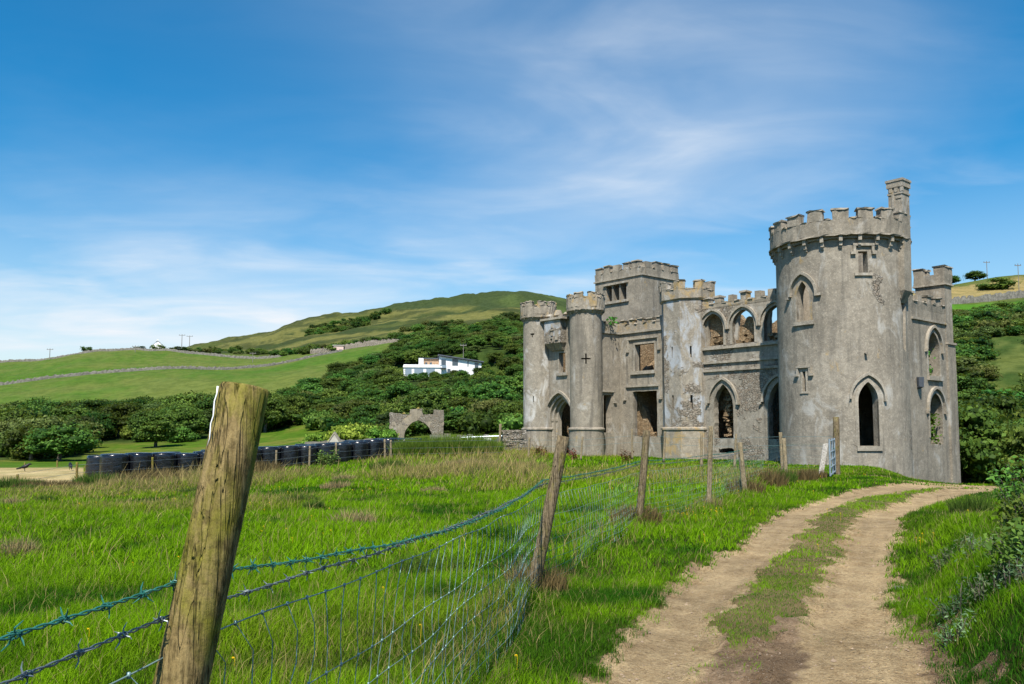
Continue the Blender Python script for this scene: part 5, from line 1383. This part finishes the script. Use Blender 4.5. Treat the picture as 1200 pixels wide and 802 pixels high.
def shed():
    Y = 352; x = xat(395, Y); e = empty('shed', (x, Y, gz(x, Y)), .1); tag(e, 'low pinkish shed at the pale stone bank under the hill', 'shed')
    m = MB(); m.box(-2.2, 2.2, 0, 3, -.5, 2.2); m.build('wall', simple('pink_wash', (.62, .45, .40), .85, .1), e); m = MB(); m.box(-2.5, 2.5, -.3, 3.3, 2.2, 2.5); m.build('roof', M['concrete'], e)
shed()
def pole(px, yb, yt, Y, label, arms=1):
    b = atY(px, yb, Y); t_ = atY(px, yt, Y); e = empty('utility_pole', (b[0], Y, b[2]), 0); tag(e, label, 'utility pole'); h = t_[2]-b[2]; zg = gz(b[0], Y)
    m = MB(); m.tube([(0, 0, min(-1, zg-b[2]-.5)), (0, 0, h)], [.16*Y/330, .11*Y/330], 8); m.build('shaft', M['pole'], e)
    if arms:
        m = MB(); w = 1.3*Y/330; m.box(-w, w, -.12, .12, h*.9, h*.9+.2); m.build('crossarm', M['pole'], e)
        for k in (-.85, 0, .85): m = MB(); m.tube([(w*k, 0, h*.9+.2), (w*k, 0, h*.9+.55)], .1, 6); m.build('insulator', M['slate'], e)
for a in ((58, 424, 408.5, 390, 'utility pole farthest left on the skyline'), (158, 423, 405, 372, 'utility pole just left of the skyline cottage'), (213, 405, 392, 450, 'utility pole on the skyline where the hill begins'), (222, 404, 393.5, 470, 'smaller utility pole right beside the one where the hill begins'),
          (296, 429, 413, 330, 'utility pole over the end of the long slope wall'), (421, 421, 410, 345, 'utility pole beside the pale stone bank'), (1194, 336, 309, 270, 'utility pole with crossarm on the right skyline'), (1157, 326, 306, 332, 'thin utility pole behind the round tree on the right skyline')): pole(*a)
pole(543, 418, 404, 219, 'white mast rising behind the roof of the white house', 1)
# --- two crows on the hay strip
for k, (px, Y, rz, lab) in enumerate(((31, 55, .4, 'black crow on the hay strip near the far left edge'), (84.5, 56, 2.2, 'black crow on the hay strip nearer the bales'))):
    x = xat(px, Y); m = MB()
    m.tube([(-.26, 0, .16), (-.17, 0, .19), (-.05, 0, .23), (.08, 0, .27), (.16, 0, .34), (.22, 0, .385), (.27, 0, .38), (.36, 0, .36)], [.02, .05, .10, .11, .075, .06, .045, .008], 10)
    for s in (-1, 1): m.tube([(.0, s*.05, .17), (.01, s*.05, 0), (.06, s*.055, 0)], [.016, .01, .006], 5)
    m.tube([(-.4, 0, .12), (-.2, 0, .18)], [.04, .06], 6)
    o = m.build('crow', M['crow'], None, True); o.location = (x, Y, gz(x, Y)+.03); o.rotation_euler = (0, 0, rz); o.scale = (1.2,)*3; tag(o, lab, 'bird')
# ------------------------------------------------------------------ near plants
def leafy(name, x, y, seed, R, H, nstem, nleaf, ls, pal, label, cat, group=None, spread=.5, mat='leaf', asp=.55):
    """a plant of many upright stems carrying separate leaves"""
    rng = np.random.default_rng(seed); z0 = gz(x, y); Vs = []; Cs = []; m = MB(); pal = np.array(pal)
    for s in range(nstem):
        a = rng.uniform(0, 2*PI); r0 = R*math.sqrt(rng.uniform(0, 1))*.75; bx_, by_ = r0*math.cos(a), r0*math.sin(a); h = H*rng.uniform(.55, 1.1)*(1-.35*(r0/R)**2)
        dx, dy = spread*(bx_/max(R, .01))*h*rng.uniform(.3, 1)+rng.normal()*.1*h, spread*(by_/max(R, .01))*h*rng.uniform(.3, 1)+rng.normal()*.1*h
        zb = gz(x+bx_, y+by_)-z0
        P = lambda k: np.array((bx_+dx*k**1.4, by_+dy*k**1.4, zb+h*k*(1-.12*k)))
        m.tube([tuple(P(k)) for k in (0, .35, .7, 1)], [.006, .005, .004, .002], 4)
        ks = rng.uniform(.12, 1.02, nleaf); cen = np.array([P(k) for k in ks])+rng.normal(size=(nleaf, 3))*ls*.75
        nr = rng.normal(size=(nleaf, 3))*.6+np.array((0, -.15, .85)); nr /= np.linalg.norm(nr, axis=1)[:, None]
        t_ = rng.uniform(0, 1, (nleaf, 1)); col = (pal[0]*(1-t_)+pal[1]*t_)*rng.uniform(.75, 1.25, (nleaf, 1))
        v, c = leaf_quads(cen, nr, ls*rng.uniform(.6, 1.35, nleaf), rng, col, asp); Vs.append(v); Cs.append(c)
    e = empty(name, (x, y, z0)); tag(e, label, cat, group)
    V = np.concatenate(Vs); n = len(V)//4; me = np_mesh('leaves', V, np.arange(n*4), np.arange(n)*4, np.full(n, 4), np.clip(np.concatenate(Cs), .003, .9)); link('leaves', me, M[mat], e)
    m.build('stems', M['rust' if cat == 'dock' else 'bark'], e, False, False); return e
# bramble and nettle mass at the right edge
for k, (px, Y, R, H, lab) in enumerate(((1222, 7.8, .42, .55, 'dark bramble bush at the right edge, nearest the camera'), (1236, 10.0, .75, .9, 'tall dark bramble bush at the right edge, behind the nearest one'), (1214, 13.0, .6, .55, 'dark leafy bramble at the right edge below the tall dead stems'),
                                         (1215, 6.2, .32, .40, 'low bramble clump in the bottom right corner'))):
    leafy('bramble_bush', xat(px, Y), Y, 500+k, R, H, 60, 46, .062, ((.028, .075, .012), (.08, .16, .024)), lab, 'bush', None, .7)
for k, (px, Y, lab) in enumerate(((1118, 6.5, 'grey-green thistle clump on the bank lip, leftmost of the near thistles'), (1150, 6.2, 'grey-green thistle clump in the middle of the near bank'), (1168, 7.0, 'grey-green thistle clump behind the middle one on the near bank'), (1135, 7.6, 'grey-green thistle farther back on the bank by the track'), (1178, 5.9, 'grey-green thistle beside the bottom right bramble'), (1108, 8.2, 'small dull thistle on the bank above the flat stone'), (1105, 6.0, 'thistle hanging over the bare soil of the bank'))):
    leafy('thistle_plant', xat(px, Y), Y, 520+k, .15, .24, 9, 26, .040, ((.055, .10, .040), (.12, .165, .08)), lab, 'thistle', None, .8, asp=.3)
for k, (px, Y, lab) in enumerate(((1187, 15, 'tall dead brown dock stem at the right edge of the track'), (1179, 15.5, 'shorter dead dock stem left of the tall one'))):
    leafy('dead_dock', xat(px, Y), Y, 540+k, .10, 1.3-.4*k, 4, 26, .035, ((.07, .035, .02), (.14, .08, .045)), lab, 'dock', None, .5)
for k, (px, Y, lab) in enumerate(((629, 50, 'rusty dock plant left of the gatehouse doorway'), (637, 50, 'rusty dock plant right at the foot of the gatehouse doorway'), (673, 47, 'low rusty dock plant before the right gatehouse turret'), (733, 46, 'leaning rusty dock plant under the castle hall windows'))):
    leafy('rusty_dock', xat(px, Y), Y, 550+k, .3, .85, 7, 40, .10, ((.10, .035, .018), (.18, .08, .035)), lab, 'dock', None, .5)
# clumps of rushes: long stiff blades
def rush(name, x, y, R, H, n, pal, label, seed, w=.012, cat='rushes', group=None, lean=.35, stuff=False):
    rng = np.random.default_rng(seed); a = rng.uniform(0, 2*PI, n); r = R*np.sqrt(rng.uniform(0, 1, n)); X = x+r*np.cos(a); Y = y+r*np.sin(a)
    z = hgt(X, Y)-.02; L = H*rng.uniform(.5, 1.1, n)*(1-.35*(r/R)**2); th = rng.uniform(0, 2*PI, n); le = rng.uniform(0, lean, n)
    dx = np.cos(th)*le+np.cos(a)*(r/R)*.25; dy = np.sin(th)*le+np.sin(a)*(r/R)*.25; fa = rng.uniform(0, PI, n); W = np.stack([np.cos(fa), np.sin(fa), 0*fa], 1)*w*.5
    P = np.stack([X-x, Y-y, z-gz(x, y)], 1); U1 = np.stack([dx*L*.3, dy*L*.3, L*.55], 1); U2 = np.stack([dx*L, dy*L, L], 1)
    V = np.stack([P-W, P+W, P+U1-W*.8, P+U1+W*.8, P+U2], 1).reshape(-1, 3); b = (np.arange(n)*5)[:, None]
    lp = np.concatenate([b, b+1, b+3, b+2, b+2, b+3, b+4], 1).ravel(); st = (np.arange(n)[:, None]*7+np.array([0, 4])).ravel()
    pal = np.array(pal); t_ = rng.uniform(0, 1, (n, 1)); c = np.repeat((pal[0]*(1-t_)+pal[1]*t_)*rng.uniform(.7, 1.25, (n, 1)), 5, 0)
    o = link(name, np_mesh(name, V, lp, st, np.tile([4, 3], n), np.clip(c, .003, .9)), M['grass']); o.location = (x, y, gz(x, y)); tag(o, label, cat, group, 'stuff' if stuff else None); return o
GR = ((.05, .10, .016), (.13, .20, .03)); DG = ((.02, .07, .004), (.05, .14, .008)); RB = ((.085, .15, .018), (.20, .29, .04)); BR = ((.11, .085, .035), (.24, .17, .07)); ST = ((.25, .19, .08), (.42, .33, .16))
k = 0
for px, Y, R, H, pal, lab in ((478, 51, 1.0, .95, RB, 'left end of the green rush bed before the gateway'), (500, 51.5, 1.2, 1.05, RB, 'left middle of the green rush bed before the gateway'), (524, 52, 1.3, 1.1, RB, 'middle of the green rush bed before the gateway'), (548, 52.5, 1.3, 1.05, RB, 'right middle of the green rush bed before the gateway'), (569, 53, 1.1, .9, RB, 'right end of the green rush bed before the gateway')):
    rush('rush_clump', xat(px, Y), Y, R, H*1.55, 2600, pal, lab, 600+k, .036); k += 1
for px, Y, R, H, n, pal, lab in ((872, 20.3, .45, .5, 500, BR, 'brown tuft at the foot of the stout pale post'), (898, 22.5, .5, .6, 700, BR, 'dark brown rush tuft right of the stout pale post'), (912, 25, .5, .55, 500, GR, 'green-brown tuft left of the yellowish post'), (935, 26, .55, .5, 600, BR, 'brown tuft between the yellowish post and the gate'), (952, 27, .4, .4, 400, BR, 'small brown tuft left of the leaning plank'),
       (744, 13.3, .40, .42, 700, BR, 'scorched straw tuft round the foot of the third post'), (628, 8.15, .30, .35, 500, BR, 'straw tuft round the foot of the second post'), (830, 16.6, .3, .3, 300, ST, 'pale tuft at the foot of the thin straight post'), (1134, 15.2, .35, .45, 600, GR, 'dark rush tuft on the right bank by the bend'), (604, 26, .9, .4, 600, BR, 'reddish rush patch in the field left of the second post'), (575, 27, .7, .6, 700, GR, 'dark rush tuft in the field beside the reddish patch'),
       (455, 36, .8, .6, 800, GR, 'dark rush tuft alone in the straw-coloured far field'), (545, 37, 1.2, .5, 1000, ST, 'pale straw tuft in the far field near the rush bed'), (300, 36, 1.2, .8, 1200, BR, 'brown dock and rush tangle right of the foreground post'), (180, 34, 1.5, .7, 1500, BR, 'brown dock and rush tangle before the near end of the bales'), (15, 31, 1.1, .5, 1300, GR, 'dark weed patch at the far left field edge'), (60, 31, 1.2, .35, 1300, BR, 'brown weed patch before the hay strip'), (120, 33, 1.0, .6, 900, GR, 'green weed patch below the first bale')):
    rush('rush_tuft', xat(px, Y), Y, R, H, n, pal, lab, 600+k, .004+.0008*Y, 'tuft'); k += 1
rs = np.random.default_rng(31)
for i in range(18):
    Y = math.sqrt(rs.uniform(8.5**2, 30**2)); px = rs.uniform(-5, 600); x = xat(px, Y)
    if x > np.interp(Y, [q[1] for q in FENCE], [q[0] for q in FENCE])-.6: continue
    rush('tussock', x, Y, rs.uniform(.2, .45), rs.uniform(.20, .34), 420, (GR, GR, ST, DG)[int(rs.integers(0, 4))], 'low rough tussock of coarse grass in the open field beyond the wire', 900+i, .004+.0008*Y, 'tussock', 'rough tussocks in the field', .7)
# elder-like bush growing through the bales, with a paler one by the small arch
leafy('field_bush', xat(382, 47.5), 47.5, 570, .75, 1.1, 26, 26, .16, ((.03, .07, .015), (.08, .14, .03)), 'small green bush growing against the bales below the gabled arch', 'bush', None, .5)
# ivy inside the right-hand lower window and on turret tops
def ivy(x, y, z0, z1, n, seed, label):
    rng = np.random.default_rng(seed); w = cw(x, y); cen = np.stack([rng.normal(0, .2, n), rng.normal(0, .12, n), rng.uniform(0, z1-z0, n)], 1)
    nr = rng.normal(size=(n, 3)); nr /= np.linalg.norm(nr, axis=1)[:, None]; c = np.array((.04, .10, .012))*rng.uniform(.6, 2.0, (n, 1))
    V, C = leaf_quads(cen, nr, .16*rng.uniform(.6, 1.4, n), rng, c, .9); q = len(V)//4
    o = link('ivy', np_mesh('ivy', V, np.arange(q*4), np.arange(q)*4, np.full(q, 4), C), M['leaf']); o.location = (w[0], w[1], z0); tag(o, label, 'ivy')
ivy(7.5, 3.0, .70, 2.4, 170, 1, 'ivy growing in the lower window of the right side wall')
ivy(7.3, 2.9, 4.45, 6.0, 90, 2, 'ivy in the upper window of the right side wall')
ivy(-13.0, -2.6, 10.55, 10.95, 60, 3, 'weeds sprouting on top of the right gatehouse turret')
ivy(-12.4, -1.2, 8.9, 9.5, 70, 4, 'weeds on the wall top beside the right gatehouse turret')
ivy(-7.1, .2, 10.75, 11.15, 60, 5, 'weeds on top of the octagonal turret')
# yellow flowers, tiny and beyond count
def flowers():
    rng = np.random.default_rng(9); n = 300; Y = np.sqrt(rng.uniform(5**2, 30**2, n)); X = rng.uniform(-.64, .62, n)*Y
    cl = fbm(X*.5, Y*.5, 91, 3); k = (cl > .5)&(dirt(X, Y) < .1); X, Y = X[k], Y[k]
    ex = np.concatenate([rng.normal(xat(812, 15), .45, 26), rng.normal(xat(1108, 10.5), .3, 6)]); ey = np.concatenate([rng.normal(15, .5, 26), rng.normal(10.5, .4, 6)]); X = np.concatenate([X, ex]); Y = np.concatenate([Y, ey])
    m = MB()
    for x, y in zip(X, Y):
        z = gz(x, y)+random.uniform(.08, .16); s = random.uniform(.006, .011)*(1+y*.02); m.tube([(x, y, z-.2), (x+.01, y, z)], .0015, 3)
        m.add([(x+s*math.cos(a)*(1 if q % 2 else .55), y+s*math.sin(a)*(1 if q % 2 else .55), z+(.004 if q % 2 else 0)) for q, a in enumerate([i*PI/5 for i in range(10)])], [tuple(range(10))])
        m.add([(x+s*.9*math.cos(i*PI/3), y-.002, z+s*.7*math.sin(i*PI/3)) for i in range(6)], [tuple(range(6))])
    o = m.build('buttercups', simple('yellow_petals', (.75, .50, .01), .6, .1), None, False, False); tag(o, 'tiny yellow buttercups scattered through the grass', 'flowers', kind='stuff')
flowers()
# stones
def stone(px, Y, sx, sy, sz, lab, seed):
    bm = bmesh.new(); bmesh.ops.create_icosphere(bm, subdivisions=2, radius=1); rr = random.Random(seed)
    for v in bm.verts: v.co = Vector((v.co.x*sx, v.co.y*sy, v.co.z*sz))*(1+rr.uniform(-.14, .14))
    me = bpy.data.meshes.new('flat_stone'); bm.to_mesh(me); bm.free(); o = link('flat_stone', me, M['fieldstone']); x = xat(px, Y); o.location = (x, Y, gz(x, Y)+sz*.4); o.rotation_euler = (.05, .1, rr.uniform(0, 3)); tag(o, lab, 'stone')
stone(1050, 8.35, .12, .085, .04, 'flat pale stone at the right edge of the track', 1)
def pebbles():
    rng = np.random.default_rng(12); n = 2200; Y = np.sqrt(rng.uniform(4.5**2, 16**2, n)); X = Y*rng.uniform(.05, .55, n); k = dirt(X, Y) > .5; X, Y = X[k], Y[k]; m = MB()
    for x, y in zip(X, Y):
        s = random.uniform(.004, .014)*(1 if random.random() < .93 else 2.2); z = gz(x, y)+.012
        vs = [(x+s*a*random.uniform(.7, 1.2), y+s*b*random.uniform(.7, 1.2), z+s*c*.7) for a, b, c in ((1, 0, 0), (0, 1, 0), (-1, 0, 0), (0, -1, 0), (0, 0, 1), (0, 0, -1))]
        m.add(vs, [(0, 1, 4), (1, 2, 4), (2, 3, 4), (3, 0, 4), (1, 0, 5), (2, 1, 5), (3, 2, 5), (0, 3, 5)])
    tag(m.build('pebbles', M['pebble'], None, False, False), 'small pebbles strewn over the bare dirt of the track', 'pebbles', kind='stuff')
pebbles()
# ------------------------------------------------------------------ camera, sun, sky
cam = bpy.data.cameras.new('camera'); co = bpy.data.objects.new('camera', cam); COL.objects.link(co); SC.camera = co
co.location = (0, 0, EYE); co.rotation_euler = (PI/2+PITCH, 0, 0)
cam.sensor_width = 36; cam.lens = F/1200*36; cam.shift_y = (PY0-401)/1200; cam.clip_end = 20000; cam.clip_start = .05
sl = bpy.data.lights.new('sun', 'SUN'); so = bpy.data.objects.new('sun', sl); COL.objects.link(so)
sl.energy = 4.6; sl.angle = R_(.53); sl.color = (1, .95, .86)
ce = math.cos(SUN_EL); sd = Vector((SUN_AZ[0]*ce, SUN_AZ[1]*ce, math.sin(SUN_EL)))
so.rotation_euler = sd.to_track_quat('Z', 'Y').to_euler()
wd = bpy.data.worlds.new('World'); SC.world = wd; wd.use_nodes = True; nt = wd.node_tree; nt.nodes.clear()
N = lambda t: nt.nodes.new(t)
out = N('ShaderNodeOutputWorld'); bg = N('ShaderNodeBackground'); sky = N('ShaderNodeTexSky'); sky.sky_type = 'NISHITA'
sky.sun_disc = False; sky.sun_elevation = SUN_EL; sky.sun_rotation = math.atan2(sd.x, sd.y)
sky.altitude = 30; sky.air_density = 1.0; sky.dust_density = .9; sky.ozone_density = 1.8
hs = N('ShaderNodeHueSaturation'); hs.inputs['Saturation'].default_value = 2.1; hs.inputs['Hue'].default_value = .492; hs.inputs['Value'].default_value = .98
nt.links.new(sky.outputs[0], hs.inputs['Color'])
tc = N('ShaderNodeTexCoord'); sep = N('ShaderNodeSeparateXYZ'); nt.links.new(tc.outputs['Generated'], sep.inputs[0])
def mth(op, a, b=0, cl=False):
    o = N('ShaderNodeMath'); o.operation = op; o.use_clamp = cl
    for v, i in ((a, 0), (b, 1)):
        if hasattr(v, 'links'): nt.links.new(v, o.inputs[i])
        else: o.inputs[i].default_value = v
    return o.outputs[0]
zz = mth('ADD', mth('MAXIMUM', sep.outputs[2], 0), .12)
cx = mth('DIVIDE', sep.outputs[0], zz); cy = mth('DIVIDE', sep.outputs[1], zz)
cmb = N('ShaderNodeCombineXYZ'); nt.links.new(cx, cmb.inputs[0]); nt.links.new(cy, cmb.inputs[1])
def cn(scale, rot, stretch, det, rough, dist, loc=(0, 0, 0)):
    mp = N('ShaderNodeMapping'); mp.inputs['Rotation'].default_value = (0, 0, rot); mp.inputs['Scale'].default_value = stretch; mp.inputs['Location'].default_value = loc
    nt.links.new(cmb.outputs[0], mp.inputs[0])
    nn = N('ShaderNodeTexNoise'); nn.inputs['Scale'].default_value = scale; nn.inputs['Detail'].default_value = det
    nn.inputs['Roughness'].default_value = rough; nn.inputs['Distortion'].default_value = dist
    nt.links.new(mp.outputs[0], nn.inputs['Vector']); return nn.outputs['Fac']
def rmp(f, a, b, lo=0, hi=1):
    o = N('ShaderNodeMapRange'); o.interpolation_type = 'SMOOTHSTEP'
    o.inputs[1].default_value = a; o.inputs[2].default_value = b; o.inputs[3].default_value = lo; o.inputs[4].default_value = hi
    nt.links.new(f, o.inputs[0]); return o.outputs[0]
def blob(x0, y0, rx, ry):
    a = mth('DIVIDE', mth('SUBTRACT', cx, x0), rx); b = mth('DIVIDE', mth('SUBTRACT', cy, y0), ry)
    return mth('POWER', 2.718, mth('MULTIPLY', mth('ADD', mth('MULTIPLY', a, a), mth('MULTIPLY', b, b)), -1.0))
wis = rmp(cn(1.7, R_(-35), (.75, 1.2, 1), 6, .5, .8, (.4, .2, 0)), .28, .84)
fin = rmp(cn(4.5, R_(-58), (.6, 1.5, 1), 6, .55, .6), .30, .86)
soft = rmp(cn(.9, .4, (1, 1, 1), 5, .5, .5, (2.3, 1.2, 0)), .25, .75)
zone = mth('ADD', mth('ADD', blob(.28, 1.80, .52, .50), mth('MULTIPLY', blob(.80, 2.3, .6, .45), .7)), mth('ADD', mth('MULTIPLY', blob(-1.3, 3.6, 2.4, 1.15), 1.25), mth('MULTIPLY', blob(1.5, 3.4, .6, 1.0), .5)), True)
cl = mth('ADD', mth('MULTIPLY', zone, mth('ADD', mth('MULTIPLY', wis, .30), mth('MULTIPLY', mth('MULTIPLY', wis, fin), .26))), mth('MULTIPLY', mth('MULTIPLY', soft, mth('ADD', mth('MULTIPLY', zone, .9), .02)), .34), True)
cl = mth('ADD', cl, mth('MULTIPLY', blob(-1.6, 4.4, 2.8, 1.5), .55), True)
# thin high haze thickening toward the horizon
hz = rmp(sep.outputs[2], .0, .36, .8, 0)
cl = mth('MAXIMUM', cl, mth('MULTIPLY', hz, .8), True)
mx = N('ShaderNodeMix'); mx.data_type = 'RGBA'; nt.links.new(cl, mx.inputs[0]); nt.links.new(hs.outputs[0], mx.inputs[6]); mx.inputs[7].default_value = (5.5, 5.85, 6.25, 1)
nt.links.new(mx.outputs[2], bg.inputs[0]); bg.inputs[1].default_value = .10; nt.links.new(bg.outputs[0], out.inputs[0])
SC.view_settings.view_transform = 'Standard'; SC.view_settings.look = 'None'; SC.view_settings.exposure = .66; SC.view_settings.gamma = 1
SC.cycles.max_bounces = 6; SC.cycles.transparent_max_bounces = 6
